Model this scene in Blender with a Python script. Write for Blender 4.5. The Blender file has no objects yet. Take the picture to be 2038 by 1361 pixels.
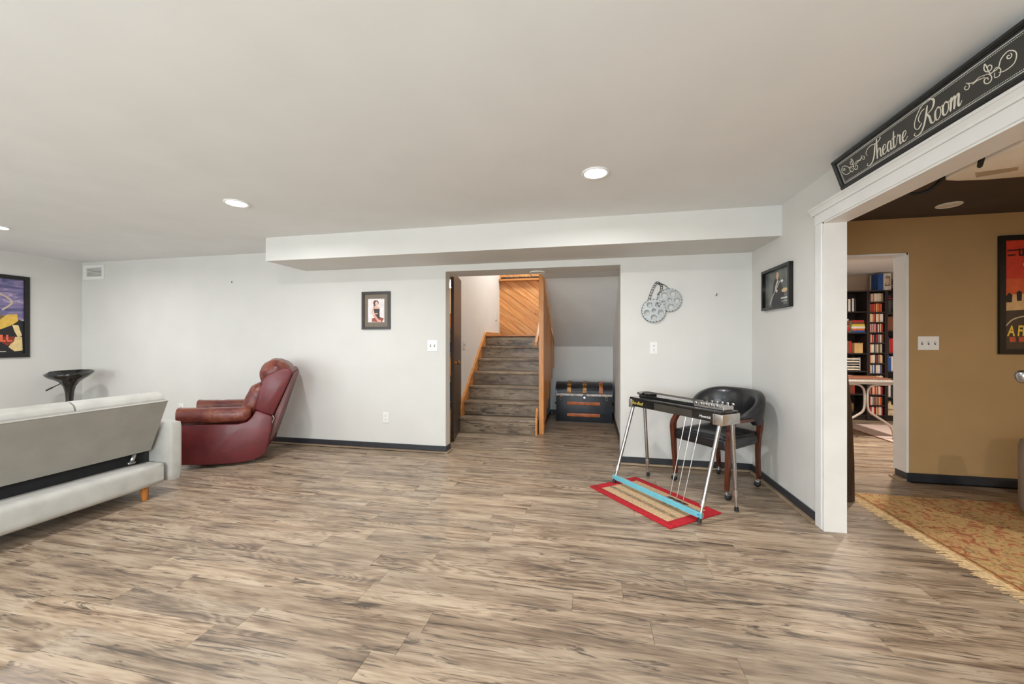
import bpy, bmesh, math, random
from mathutils import Vector, Matrix

# ------------------------------------------------------------------ camera, light, exposure
scene = bpy.context.scene
COL = scene.collection
R = math.radians
rnd = random.Random(11)

cam_d = bpy.data.cameras.new('camera')
cam = bpy.data.objects.new('camera', cam_d)
COL.objects.link(cam)
cam_d.sensor_width = 36.0
cam_d.lens = 36.0 * 774.0 / 2038.0
cam_d.clip_start = 0.02
cam.location = (0, 0, 1.19)
cam.rotation_euler = (R(90), 0, math.atan(159 / 774.0))
scene.camera = cam

world = bpy.data.worlds.new('sky')
scene.world = world
world.use_nodes = True
world.node_tree.nodes['Background'].inputs[0].default_value = (0.75, 0.85, 1.0, 1)
world.node_tree.nodes['Background'].inputs[1].default_value = 1.0

vs = scene.view_settings
vs.view_transform = 'Standard'
vs.look = 'None'
vs.exposure = 0.07
vs.gamma = 1.0
vs.use_curve_mapping = False

# keep the light paths short enough for a quick render
scene.cycles.max_bounces = 6
scene.cycles.diffuse_bounces = 4
scene.cycles.glossy_bounces = 2
scene.cycles.transmission_bounces = 4
scene.cycles.caustics_reflective = False
scene.cycles.caustics_refractive = False
scene.cycles.adaptive_threshold = 0.08


def area_light(name, loc, rot, size, size_y, power, color, shape='RECTANGLE', spread=180):
    d = bpy.data.lights.new(name, 'AREA')
    d.shape = shape
    d.size = size
    if shape in ('RECTANGLE', 'ELLIPSE'):
        d.size_y = size_y
    d.energy = power
    d.color = color
    d.spread = R(spread)
    o = bpy.data.objects.new(name, d)
    o.location = loc
    o.rotation_euler = rot
    COL.objects.link(o)
    return o


# daylight coming in through the two windows in the wall behind the camera
area_light('window_daylight', (-1.0, -2.16, 1.25), (R(90), 0, 0), 2.6, 1.5, 134, (0.86, 0.96, 1.0))
area_light('window_daylight', (-4.8, -2.16, 1.25), (R(90), 0, 0), 2.6, 1.5, 74, (0.86, 0.96, 1.0))

# ------------------------------------------------------------------ helpers


def lin(c):
    c = c / 255.0
    return c / 12.92 if c <= 0.04045 else ((c + 0.055) / 1.055) ** 2.4


def rgb(r, g, b, k=1.0):
    return (lin(r) * k, lin(g) * k, lin(b) * k, 1)


class NT:
    """tiny node-tree writer"""

    def __init__(self, name):
        self.m = bpy.data.materials.new(name)
        self.m.use_nodes = True
        self.t = self.m.node_tree
        self.b = self.t.nodes['Principled BSDF']

    def n(self, kind, **kw):
        nd = self.t.nodes.new(kind)
        for k, v in kw.items():
            if k.startswith('i_'):
                nd.inputs[k[2:].replace('_', ' ')].default_value = v
            else:
                setattr(nd, k, v)
        return nd

    def l(self, a, b):
        self.t.links.new(a, b)

    def math(self, op, a, b=None, clamp=False):
        nd = self.t.nodes.new('ShaderNodeMath')
        nd.operation = op
        nd.use_clamp = clamp
        for i, v in enumerate((a, b)):
            if v is None:
                continue
            if isinstance(v, (int, float)):
                nd.inputs[i].default_value = v
            else:
                self.l(v, nd.inputs[i])
        return nd.outputs[0]

    def mix(self, fac, a, b, mode='MIX'):
        nd = self.t.nodes.new('ShaderNodeMix')
        nd.data_type = 'RGBA'
        nd.blend_type = mode
        for sock, v in ((nd.inputs[0], fac), (nd.inputs[6], a), (nd.inputs[7], b)):
            if hasattr(v, 'is_linked'):
                self.l(v, sock)
            else:
                sock.default_value = v
        return nd.outputs[2]

    def ramp(self, fac, stops):
        nd = self.t.nodes.new('ShaderNodeValToRGB')
        cr = nd.color_ramp
        while len(cr.elements) < len(stops):
            cr.elements.new(0.5)
        for e, (p, c) in zip(cr.elements, stops):
            e.position = p
            e.color = c
        self.l(fac, nd.inputs[0])
        return nd.outputs[0]

    def noise(self, vec, scale, detail=3, rough=0.5, dist=0.0):
        nd = self.t.nodes.new('ShaderNodeTexNoise')
        nd.inputs['Scale'].default_value = scale
        nd.inputs['Detail'].default_value = detail
        nd.inputs['Roughness'].default_value = rough
        nd.inputs['Distortion'].default_value = dist
        if vec is not None:
            self.l(vec, nd.inputs['Vector'])
        return nd.outputs[0]

    def obj(self):
        return self.n('ShaderNodeTexCoord').outputs['Object']

    def scaled(self, vec, s):
        nd = self.t.nodes.new('ShaderNodeMapping')
        nd.inputs['Scale'].default_value = s
        self.l(vec, nd.inputs['Vector'])
        return nd.outputs[0]

    def bump(self, h, strength=0.2, dist=0.01):
        nd = self.t.nodes.new('ShaderNodeBump')
        nd.inputs['Strength'].default_value = strength
        nd.inputs['Distance'].default_value = dist
        self.l(h, nd.inputs['Height'])
        self.l(nd.outputs[0], self.b.inputs['Normal'])


def mat(name, col, rough=0.5, metal=0.0, scale=12.0, amt=0.12, bump=0.0, spec=0.5, coat=0.0, bscale=None):
    """plain procedural material: base colour broken by noise, optional fine relief"""
    t = NT(name)
    v = t.obj()
    f = t.noise(v, scale, 2)
    lo = tuple(c * (1 - amt) for c in col[:3]) + (1,)
    hi = tuple(min(1, c * (1 + amt)) for c in col[:3]) + (1,)
    c = t.ramp(f, [(0.3, lo), (0.7, hi)])
    t.l(c, t.b.inputs['Base Color'])
    t.b.inputs['Roughness'].default_value = rough
    t.b.inputs['Metallic'].default_value = metal
    t.b.inputs['Specular IOR Level'].default_value = spec
    t.b.inputs['Coat Weight'].default_value = coat
    if bump:
        t.bump(t.noise(v, bscale or scale * 12, 3), bump, 0.004)
    return t.m


def wood_mat(name, c0, c1, c2, axis='X', rough=0.45, knots=True, attr=None, scale=1.0, coat=0.0):
    """wood with grain along one object axis; 'attr' shifts the figure board by board"""
    t = NT(name)
    v = t.obj()
    if attr:
        a = t.n('ShaderNodeAttribute', attribute_name=attr).outputs['Fac']
    else:
        a = t.n('ShaderNodeObjectInfo').outputs['Random']
    cmb = t.n('ShaderNodeCombineXYZ')
    t.l(t.math('MULTIPLY', a, 37.0), cmb.inputs[0])
    t.l(t.math('MULTIPLY', a, 91.0), cmb.inputs[1])
    t.l(t.math('MULTIPLY', a, 53.0), cmb.inputs[2])
    add = t.n('ShaderNodeVectorMath', operation='ADD')
    t.l(v, add.inputs[0])
    t.l(cmb.outputs[0], add.inputs[1])
    s = {'X': (1, 11, 11), 'Y': (11, 1, 11), 'Z': (11, 11, 1)}[axis]
    g = t.scaled(add.outputs[0], tuple(k * scale for k in s))
    n1 = t.noise(g, 1.6, 5, 0.6, 0.8)
    n2 = t.noise(t.scaled(add.outputs[0], tuple(k * scale * (6 if k == 1 else 9) for k in s)), 1.0, 3, 0.6)
    f = t.math('ADD', t.math('MULTIPLY', n1, 0.75), t.math('MULTIPLY', n2, 0.25))
    c = t.ramp(f, [(0.32, c0), (0.5, c1), (0.68, c2)])
    if knots:
        k = t.n('ShaderNodeTexVoronoi', i_Scale=1.5 * scale)
        t.l(t.scaled(add.outputs[0], {'X': (1, 3, 3), 'Y': (3, 1, 3), 'Z': (3, 3, 1)}[axis]), k.inputs['Vector'])
        kf = t.ramp(k.outputs['Distance'], [(0.03, (1, 1, 1, 1)), (0.09, (0, 0, 0, 1))])
        c = t.mix(kf, c, tuple(x * 0.35 for x in c0[:3]) + (1,))
    hv = t.math('ADD', t.math('MULTIPLY', a, 0.3), 0.85)
    mul = t.n('ShaderNodeVectorMath', operation='SCALE')
    t.l(c, mul.inputs[0])
    t.l(hv, mul.inputs['Scale'])
    t.l(mul.outputs[0], t.b.inputs['Base Color'])
    t.b.inputs['Roughness'].default_value = rough
    t.b.inputs['Coat Weight'].default_value = coat
    t.bump(n2, 0.12, 0.002)
    return t.m


def floor_mat(name, gain=1.0):
    """grey-tan oak laminate: cathedral figure, checks, knots, tone shifting plank by plank"""
    t = NT(name)
    pos = t.n('ShaderNodeNewGeometry').outputs['Position']
    a = t.n('ShaderNodeAttribute', attribute_name='plank').outputs['Fac']
    wn = t.n('ShaderNodeTexWhiteNoise', noise_dimensions='1D')
    t.l(t.math('MULTIPLY', a, 917.3), wn.inputs['W'])
    rv = wn.outputs['Value']
    rc = wn.outputs['Color']
    off = t.n('ShaderNodeVectorMath', operation='SCALE')
    t.l(rc, off.inputs[0])
    off.inputs['Scale'].default_value = 60.0
    add = t.n('ShaderNodeVectorMath', operation='ADD')
    t.l(pos, add.inputs[0])
    t.l(off.outputs[0], add.inputs[1])
    p = add.outputs[0]
    # broad soft tone along the grain
    n1 = t.noise(t.scaled(p, (0.9, 6.5, 5.0)), 2.1, 3, 0.6, 0.5)
    # cathedral figure: contour lines of a smooth field stretched along the plank
    fld = t.noise(t.scaled(p, (0.8, 5.6, 3.0)), 1.35, 1.5, 0.45, 0.5)
    rings = t.math('SINE', t.math('MULTIPLY', fld, 150.0))
    rmask = t.ramp(t.noise(t.scaled(p, (0.8, 3.0, 2.0)), 1.3, 2), [(0.42, (0, 0, 0, 1)), (0.62, (1, 1, 1, 1))])
    rmix = t.math('MULTIPLY', t.math('MULTIPLY', rings, 0.05), rmask)
    # fine pores
    n2 = t.noise(t.scaled(p, (9.0, 110.0, 20.0)), 1.0, 1.5, 0.65)
    n3 = t.noise(t.scaled(p, (2.5, 26.0, 9.0)), 1.0, 2, 0.6, 0.6)
    f = t.math('ADD', t.math('MULTIPLY', n1, 0.52), t.math('MULTIPLY', n3, 0.28))
    f = t.math('ADD', f, t.math('MULTIPLY', n2, 0.20))
    f = t.math('ADD', f, rmix)
    c = t.ramp(f, [(0.34, rgb(92, 75, 62, gain)), (0.43, rgb(146, 123, 102, gain)),
                   (0.51, rgb(185, 160, 134, gain)), (0.62, rgb(214, 192, 166, gain))])
    # dark checks running with the grain
    ck = t.noise(t.scaled(p, (1.5, 11.0, 5.0)), 2.1, 4, 0.7, 1.3)
    cf = t.ramp(ck, [(0.575, (0, 0, 0, 1)), (0.66, (1, 1, 1, 1))])
    c = t.mix(t.math('MULTIPLY', cf, 0.85), c, rgb(76, 64, 55, gain))
    thin = t.noise(t.scaled(p, (1.5, 30.0, 9.0)), 1.3, 2, 0.65, 1.8)
    tf = t.ramp(thin, [(0.615, (0, 0, 0, 1)), (0.655, (1, 1, 1, 1))])
    c = t.mix(t.math('MULTIPLY', tf, 0.75), c, rgb(60, 50, 43, gain))
    # knots
    k = t.n('ShaderNodeTexVoronoi', i_Scale=1.25)
    t.l(t.scaled(p, (1.0, 2.2, 1.0)), k.inputs['Vector'])
    kn = t.math('ADD', k.outputs['Distance'], t.math('MULTIPLY', t.math('SUBTRACT', n3, 0.5), 0.16))
    kf = t.ramp(kn, [(0.02, (1, 1, 1, 1)), (0.09, (0, 0, 0, 1))])
    c = t.mix(t.math('MULTIPLY', kf, 0.85), c, rgb(62, 52, 45, gain))
    # plank tone: lighter / darker, warmer / greyer
    tone = t.math('ADD', t.math('MULTIPLY', rv, 0.24), 0.87)
    sc = t.n('ShaderNodeVectorMath', operation='SCALE')
    t.l(c, sc.inputs[0])
    t.l(tone, sc.inputs['Scale'])
    sep = t.n('ShaderNodeSeparateColor')
    t.l(rc, sep.inputs[0])
    c = t.mix(t.math('MULTIPLY', sep.outputs[1], 0.28), sc.outputs[0], rgb(158, 146, 132, gain))
    t.l(c, t.b.inputs['Base Color'])
    rr = t.math('ADD', t.math('MULTIPLY', n2, 0.20), 0.25)
    t.l(rr, t.b.inputs['Roughness'])
    t.b.inputs['Specular IOR Level'].default_value = 0.42
    return t.m


class MB:
    """collects shapes into ONE mesh"""

    def __init__(self):
        self.bm = bmesh.new()
        self.x = Matrix.Identity(4)

    def box(self, c, s, rot=None, bevel=0.0, seg=2):
        bm2 = bmesh.new()
        bmesh.ops.create_cube(bm2, size=1.0)
        bmesh.ops.scale(bm2, vec=s, verts=bm2.verts[:])
        if bevel:
            bmesh.ops.bevel(bm2, geom=bm2.edges[:], offset=bevel, segments=seg, affect='EDGES', profile=0.5)
        M = Matrix.Translation(c)
        if rot is not None:
            M = M @ (rot if isinstance(rot, Matrix) else Matrix.Rotation(rot, 4, 'Z'))
        self._merge(bm2, M)
        return self

    def bb(self, x0, x1, y0, y1, z0, z1, bevel=0.0, seg=2):
        return self.box(((x0 + x1) / 2, (y0 + y1) / 2, (z0 + z1) / 2), (abs(x1 - x0), abs(y1 - y0), abs(z1 - z0)), None, bevel, seg)

    def pillow(self, c, s, r, puff=0.0, n=8, rot=None, wr=0.0, seed=0):
        """rounded, slightly crowned cushion"""
        bm2 = bmesh.new()
        bmesh.ops.create_cube(bm2, size=2.0)
        bmesh.ops.subdivide_edges(bm2, edges=bm2.edges[:], cuts=n, use_grid_fill=True)
        h = Vector(s) / 2
        q = random.Random(seed)
        ph = [q.uniform(0, 6.28) for _ in range(6)]
        for v in bm2.verts:
            p = v.co.copy()
            full = Vector((p.x * h.x, p.y * h.y, p.z * h.z))
            core = Vector([max(-(h[i] - r), min(h[i] - r, full[i])) for i in range(3)])
            d = full - core
            if d.length > 1e-9:
                d = d.normalized() * r
            o = core + d
            # crown
            for i in range(3):
                j, k = (i + 1) % 3, (i + 2) % 3
                if abs(p[i]) > 0.999:
                    o[i] += math.copysign(puff, p[i]) * (1 - p[j] ** 2) * (1 - p[k] ** 2)
            if wr:
                o += o.normalized() * wr * (math.sin(o.x * 38 + ph[0]) * math.sin(o.y * 31 + ph[1]) + 0.6 * math.sin(o.z * 52 + o.x * 20 + ph[2]))
            v.co = o
        M = Matrix.Translation(c)
        if rot is not None:
            M = M @ (rot if isinstance(rot, Matrix) else Matrix.Rotation(rot, 4, 'Z'))
        self._merge(bm2, M)
        return self

    def _merge(self, bm2, M=None):
        m = self.x @ M if M is not None else self.x
        mp = {}
        for v in bm2.verts:
            mp[v] = self.bm.verts.new(m @ v.co)
        for f in bm2.faces:
            try:
                self.bm.faces.new([mp[v] for v in f.verts])
            except ValueError:
                pass
        bm2.free()

    def prism(self, pts, a0, a1, axis='Y', bevel=0.0, seg=2, M=None):
        """polygon pts in the plane across 'axis', extruded a0..a1"""
        bm2 = bmesh.new()

        def P(p, a):
            return {'X': (a, p[0], p[1]), 'Y': (p[0], a, p[1]), 'Z': (p[0], p[1], a)}[axis]
        v0 = [bm2.verts.new(P(p, a0)) for p in pts]
        v1 = [bm2.verts.new(P(p, a1)) for p in pts]
        n = len(pts)
        bm2.faces.new(v0)
        bm2.faces.new(v1[::-1])
        for i in range(n):
            bm2.faces.new((v0[i], v1[i], v1[(i + 1) % n], v0[(i + 1) % n]))
        bmesh.ops.recalc_face_normals(bm2, faces=bm2.faces[:])
        if bevel:
            bmesh.ops.bevel(bm2, geom=bm2.edges[:], offset=bevel, segments=seg, affect='EDGES', profile=0.5)
        self._merge(bm2, M)
        return self

    def tube(self, pts, r, n=8, smooth=0, closed=False):
        pts = [Vector(p) for p in pts]
        if smooth:
            pts = catmull(pts, smooth, closed)
        rad = r if isinstance(r, (list, tuple)) else None
        N = len(pts)
        rings = []
        up = None
        for i, p in enumerate(pts):
            if closed:
                t = (pts[(i + 1) % N] - pts[i - 1]).normalized()
            else:
                t = (pts[min(i + 1, N - 1)] - pts[max(i - 1, 0)]).normalized()
            if up is None:
                up = Vector((0, 0, 1)) if abs(t.z) < 0.9 else Vector((1, 0, 0))
            s = t.cross(up)
            if s.length < 1e-6:
                s = t.cross(Vector((0.3, 1, 0.2)))
            s.normalize()
            up = s.cross(t).normalized()
            rr = (rad[0] + (rad[-1] - rad[0]) * i / (N - 1) if len(rad) == 2 else rad[min(i, len(rad) - 1)]) if rad else r
            rings.append([self.bm.verts.new(self.x @ (p + (s * math.cos(6.28318 * k / n) + up * math.sin(6.28318 * k / n)) * rr)) for k in range(n)])
        for i in range(N if closed else N - 1):
            a, b = rings[i], rings[(i + 1) % N]
            for k in range(n):
                try:
                    self.bm.faces.new((a[k], a[(k + 1) % n], b[(k + 1) % n], b[k]))
                except ValueError:
                    pass
        if not closed:
            self.bm.faces.new(rings[0])
            self.bm.faces.new(rings[-1][::-1])
        return self

    def lathe(self, prof, n=20, c=(0, 0, 0), M=None):
        m = self.x @ Matrix.Translation(c)
        if M is not None:
            m = m @ M
        rings = []
        for r, z in prof:
            if r < 1e-6:
                rings.append([self.bm.verts.new(m @ Vector((0, 0, z)))])
            else:
                rings.append([self.bm.verts.new(m @ Vector((r * math.cos(6.28318 * k / n), r * math.sin(6.28318 * k / n), z))) for k in range(n)])
        for a, b in zip(rings, rings[1:]):
            for k in range(n):
                k2 = (k + 1) % n
                if len(a) == 1 and len(b) == 1:
                    continue
                if len(a) == 1:
                    self.bm.faces.new((a[0], b[k2], b[k]))
                elif len(b) == 1:
                    self.bm.faces.new((a[k], a[k2], b[0]))
                else:
                    self.bm.faces.new((a[k], a[k2], b[k2], b[k]))
        if len(rings[0]) > 1:
            self.bm.faces.new(rings[0][::-1])
        if len(rings[-1]) > 1:
            self.bm.faces.new(rings[-1])
        return self

    def cyl(self, p0, p1, r0, r1=None, n=14):
        return self.tube([p0, p1], [r0, r0 if r1 is None else r1], n)

    def ribbon(self, pts, w, thick, z, smooth=6, pen=None):
        """flat stroke in the local XY plane at height z, a broad-pen line when pen is given"""
        P = catmull([Vector((p[0], p[1], 0)) for p in pts], smooth) if smooth else [Vector((p[0], p[1], 0)) for p in pts]
        N = len(P)
        rows = []
        for i, p in enumerate(P):
            t = (P[min(i + 1, N - 1)] - P[max(i - 1, 0)])
            if t.length < 1e-9:
                t = Vector((1, 0, 0))
            t.normalize()
            s = Vector((-t.y, t.x, 0))
            ww = w
            if pen:
                ww = w * (pen + (1 - pen) * max(0, -t.y) ** 1.5)
            e = min(1, 0.55 + 3.0 * min(i, N - 1 - i) / N)
            ww *= e
            rows.append([self.bm.verts.new(self.x @ Vector((p.x + s.x * k * ww, p.y + s.y * k * ww, z + h)))
                         for k, h in ((-0.5, 0), (0.5, 0), (0.5, thick), (-0.5, thick))])
        for a, b in zip(rows, rows[1:]):
            for k in range(4):
                self.bm.faces.new((a[k], a[(k + 1) % 4], b[(k + 1) % 4], b[k]))
        self.bm.faces.new(rows[0])
        self.bm.faces.new(rows[-1][::-1])
        return self

    def flat(self, pts, z, thick=0.0006):
        return self.prism(pts, z, z + thick, 'Z')

    def build(self, name, m, parent=None, smooth=None, loc=None, rot=None, keep=False):
        bmesh.ops.recalc_face_normals(self.bm, faces=self.bm.faces[:])
        me = bpy.data.meshes.new(name)
        self.bm.to_mesh(me)
        self.bm.free()
        if m is not None:
            me.materials.append(m)
        if smooth:
            me.shade_smooth()
            me.set_sharp_from_angle(angle=R(smooth))
        return link(name, me, parent, loc, rot)


def catmull(P, n, closed=False):
    out = []
    N = len(P)
    rng = range(N if closed else N - 1)
    for i in rng:
        if closed:
            p0, p1, p2, p3 = P[i - 1], P[i], P[(i + 1) % N], P[(i + 2) % N]
        else:
            p0, p1, p2, p3 = P[max(i - 1, 0)], P[i], P[i + 1], P[min(i + 2, N - 1)]
        for k in range(n):
            t = k / n
            out.append(0.5 * ((2 * p1) + (p2 - p0) * t + (2 * p0 - 5 * p1 + 4 * p2 - p3) * t * t + (3 * p1 - p0 - 3 * p2 + p3) * t ** 3))
    if not closed:
        out.append(P[-1].copy())
    return out


def link(name, me, parent=None, loc=None, rot=None):
    o = bpy.data.objects.new(name, me)
    COL.objects.link(o)
    if parent is not None:
        o.parent = parent
    if loc is not None:
        o.location = loc
    if rot is not None:
        o.rotation_euler = rot
    return o


def tag(o, label, cat, group=None):
    o['label'] = label
    o['category'] = cat
    if group:
        o['group'] = group
    return o


def thing(name, label, cat, loc=(0, 0, 0), rz=0.0, group=None):
    o = bpy.data.objects.new(name, None)
    o.empty_display_size = 0.05
    COL.objects.link(o)
    o.location = loc
    o.rotation_euler = (0, 0, rz)
    return tag(o, label, cat, group)


def struct(o, label=None):
    o['kind'] = 'structure'
    if label:
        o['label'] = label
    return o


def stuff(o):
    o['kind'] = 'stuff'
    return o


def text_mesh(s, size, shear=0.0, extrude=0.0004, bold=0.0, spacing=1.0):
    cu = bpy.data.curves.new('lettering', 'FONT')
    cu.body = s
    cu.size = size
    cu.shear = shear
    cu.extrude = extrude
    cu.offset = bold
    cu.space_character = spacing
    cu.resolution_u = 3
    o = bpy.data.objects.new('lettering', cu)
    COL.objects.link(o)
    dg = bpy.context.evaluated_depsgraph_get()
    me = bpy.data.meshes.new_from_object(o.evaluated_get(dg))
    bpy.data.objects.remove(o)
    bpy.data.curves.remove(cu)
    return me


def outline_mesh(polys, extrude):
    """filled plate from closed outlines; inner outlines become holes"""
    cu = bpy.data.curves.new('plate', 'CURVE')
    cu.dimensions = '2D'
    cu.fill_mode = 'BOTH'
    cu.extrude = extrude
    for p in polys:
        sp = cu.splines.new('POLY')
        sp.points.add(len(p) - 1)
        for q, (x, y) in zip(sp.points, p):
            q.co = (x, y, 0, 1)
        sp.use_cyclic_u = True
    o = bpy.data.objects.new('plate', cu)
    COL.objects.link(o)
    dg = bpy.context.evaluated_depsgraph_get()
    me = bpy.data.meshes.new_from_object(o.evaluated_get(dg))
    bpy.data.objects.remove(o)
    bpy.data.curves.remove(cu)
    return me


def circ(cx, cy, r, n=24, a0=0.0):
    return [(cx + r * math.cos(a0 + 6.28318 * k / n), cy + r * math.sin(a0 + 6.28318 * k / n)) for k in range(n)]


def ordinal(i):
    return ['first', 'second', 'third', 'fourth', 'fifth', 'sixth', 'seventh', 'eighth', 'ninth', 'tenth', 'eleventh',
            'twelfth', 'thirteenth', 'fourteenth', 'fifteenth', 'sixteenth'][i]


# ------------------------------------------------------------------ materials
WALL_BRIGHTENED = mat('wall_paint_brightened', (0.85, 0.845, 0.825, 1), 0.75, 0, 3, 0.02)  # wall paint brightened to stand in for light missing in the passage
WALL = mat('wall_paint', (0.695, 0.678, 0.645, 1), 0.75, 0, 3, 0.02)
CEIL = mat('ceiling_paint', (0.835, 0.845, 0.845, 1), 0.85, 0, 3, 0.02)
TRIM = mat('trim_paint', (0.80, 0.79, 0.77, 1), 0.4, 0, 6, 0.03)
TAN = mat('tan_paint', rgb(176, 143, 98), 0.8, 0, 3, 0.04)
DARKCEIL = mat('dark_ceiling_paint', rgb(74, 63, 54), 0.85, 0, 3, 0.08)
BASEB = mat('charcoal_baseboard', rgb(50, 52, 57), 0.4, 0, 20, 0.12)
SHOE = wood_mat('raw_wood_strip', rgb(116, 96, 78), rgb(156, 134, 110), rgb(184, 162, 134), 'X', 0.55, False)
SHOEY = wood_mat('raw_wood_strip_side', rgb(116, 96, 78), rgb(156, 134, 110), rgb(184, 162, 134), 'Y', 0.55, False)
FLOOR = floor_mat('oak_laminate', 0.80)
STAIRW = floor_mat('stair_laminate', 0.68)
UNDER = mat('floor_joint', rgb(70, 58, 48), 0.8)
BLACKF = mat('black_frame', rgb(24, 23, 23), 0.35, 0, 20, 0.2)
WHITEP = mat('white_plastic', (0.84, 0.83, 0.80, 1), 0.3, 0, 20, 0.02)
SLOT = mat('dark_slot', rgb(40, 36, 34), 0.6)
CHROME = mat('chrome', (0.46, 0.46, 0.46, 1), 0.24, 1.0, 30, 0.05)
STEEL = mat('brushed_metal', (0.60, 0.59, 0.57, 1), 0.32, 1.0, 40, 0.08)
BLACKP = mat('gloss_black', rgb(22, 20, 19), 0.08, 0, 20, 0.1, coat=0.6)
RUBBER = mat('black_rubber', rgb(22, 22, 23), 0.6)
PINE = wood_mat('pine', rgb(186, 112, 56), rgb(212, 142, 82), rgb(230, 168, 108), 'X', 0.4, True)
PINEZ = wood_mat('pine_upright', rgb(178, 104, 44), rgb(212, 140, 70), rgb(232, 166, 98), 'Z', 0.4, True)
PINEY = wood_mat('pine_rail', rgb(190, 114, 50), rgb(218, 146, 78), rgb(236, 170, 104), 'Y', 0.4, False)
DARKDOOR = wood_mat('dark_door_wood', rgb(46, 34, 27), rgb(60, 45, 36), rgb(76, 58, 46), 'Z', 0.35, False)
GLASS = NT('picture_glass')
GLASS.b.inputs['Base Color'].default_value = (1, 1, 1, 1)
GLASS.b.inputs['Roughness'].default_value = 0.02
GLASS.b.inputs['Transmission Weight'].default_value = 1.0
GLASS.b.inputs['IOR'].default_value = 1.1
GLASS = GLASS.m


def emit(name, col, strength):
    t = NT(name)
    t.b.inputs['Base Color'].default_value = (0.9, 0.9, 0.9, 1)
    t.b.inputs['Emission Color'].default_value = col
    t.b.inputs['Emission Strength'].default_value = strength
    return t.m


# ------------------------------------------------------------------ room shell
BW, RW, LW, FW, CH = 3.94, 1.44, -6.68, -2.2, 2.25     # back, right, left, front wall faces; ceiling height
T = 0.125
RT = 0.108                                              # thickness of the right wall
OPL, OPR, OPT = -1.535, 0.274, 1.945                    # passage to the stairs
DL, DR = 1.85, 2.644                                    # doorway to the library
OY0, OY1, OT = 0.75, 2.80, 1.95                         # cased opening to the theatre room

floor = struct(MB().bb(LW - 0.12, 5.6, FW - 0.12, 7.5, -0.10, -0.008).build('floor', UNDER), 'grey-tan oak laminate floor')

# planks: rows along X
rows = []
PW = 0.127
regions = []
y = FW
pid = 0
planks = []


def camproj(X, Y):
    t = math.atan(159 / 774.0)
    d = -math.sin(t) * X + math.cos(t) * Y
    if d < 0.15:
        return None
    l = math.cos(t) * X + math.sin(t) * Y
    return (1019 + 774 * l / d, 681 + 774 * 1.19 / d, d)


while y < 7.3:
    y0, y1 = y, min(y + PW, 7.3)
    ym = (y0 + y1) / 2
    if ym < BW:
        spans = [(LW, 5.4)]
    elif ym < BW + T:
        spans = [(OPL, OPR), (DL, DR)]
    else:
        spans = [(-4.2, 0.33), (1.6, 5.4)]
    for (xa, xb) in spans:
        x = xa - rnd.uniform(0, 1.2)
        while x < xb:
            L_ = rnd.choice((0.72, 0.95, 1.22, 1.22, 1.3))
            x0, x1 = max(x, xa), min(x + L_, xb)
            if x1 - x0 > 0.02:
                planks.append((x0, x1, y0, y1))
            x += L_
    y += PW


def plank_weight(p):
    pr = camproj((p[0] + p[1]) / 2, (p[2] + p[3]) / 2)
    e = [camproj(p[0], p[2]), camproj(p[1], p[3])]
    if pr is None:
        return 0
    ok = any(q and -30 < q[0] < 2068 and q[1] < 1400 for q in e + [pr])
    if not ok or ((p[2] > BW + T) and p[1] < -1.6):
        return 0
    return (p[1] - p[0]) * (p[3] - p[2]) / pr[2] ** 3


def plank_mesh(bm, lay, p, pid):
    g = 0.0004
    b = 0.0007
    x0, x1, y0, y1 = p[0] + g, p[1] - g, p[2] + g, p[3] - g
    lo = [bm.verts.new((x, yy, -0.0078)) for x, yy in ((x0, y0), (x1, y0), (x1, y1), (x0, y1))]
    mid = [bm.verts.new((x, yy, -b)) for x, yy in ((x0, y0), (x1, y0), (x1, y1), (x0, y1))]
    top = [bm.verts.new((x, yy, 0)) for x, yy in ((x0 + b, y0 + b), (x1 - b, y0 + b), (x1 - b, y1 - b), (x0 + b, y1 - b))]
    fs = [bm.faces.new(top)]
    for i in range(4):
        j = (i + 1) % 4
        fs.append(bm.faces.new((lo[i], lo[j], mid[j], mid[i])))
        fs.append(bm.faces.new((mid[i], mid[j], top[j], top[i])))
    for f in fs:
        f[lay] = pid


order = sorted(range(len(planks)), key=lambda i: -plank_weight(planks[i]))
single = set(i for i in order[:300] if plank_weight(planks[i]) > 0)
rest = bmesh.new()
rl = rest.faces.layers.float.new('plank')
for i, p in enumerate(planks):
    if i in single:
        bm = bmesh.new()
        ly = bm.faces.layers.float.new('plank')
        plank_mesh(bm, ly, p, i * 0.0137 + 0.011)
        me = bpy.data.meshes.new('plank')
        bm.to_mesh(me)
        bm.free()
        me.materials.append(FLOOR)
        link('plank', me, floor)
    else:
        plank_mesh(rest, rl, p, i * 0.0137 + 0.011)
me = bpy.data.meshes.new('far_planks')
rest.to_mesh(me)
rest.free()
me.materials.append(FLOOR)
stuff(link('far_planks', me, floor))

# main room walls
w = MB()
w.bb(LW - 0.12, OPL, BW, BW + T, 0, CH + 0.05)
w.bb(OPL, OPR, BW, BW + T, OPT, CH + 0.05)
w.bb(OPR, RW + RT, BW, BW + T, 0, CH + 0.05)
struct(w.build('wall_back', WALL), 'off-white back wall with wide passage to the stairs')
struct(MB().bb(LW - 0.12, LW, FW, BW, 0, CH + 0.05).build('wall_left', WALL))
w = MB()
w.bb(RW, RW + RT, OY1, BW, 0, CH + 0.05)
w.bb(RW, RW + RT, OY0, OY1, OT, CH + 0.05)
w.bb(RW, RW + RT, FW, OY0, 0, CH + 0.05)
struct(w.build('wall_right', WALL))
w = MB()
wins = ((-2.35, 0.35), (-6.15, -3.45))
w.bb(LW - 0.12, wins[1][0], FW - 0.12, FW, 0, CH + 0.05)
w.bb(wins[1][1], wins[0][0], FW - 0.12, FW, 0, CH + 0.05)
w.bb(wins[0][1], 5.5, FW - 0.12, FW, 0, CH + 0.05)
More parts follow.
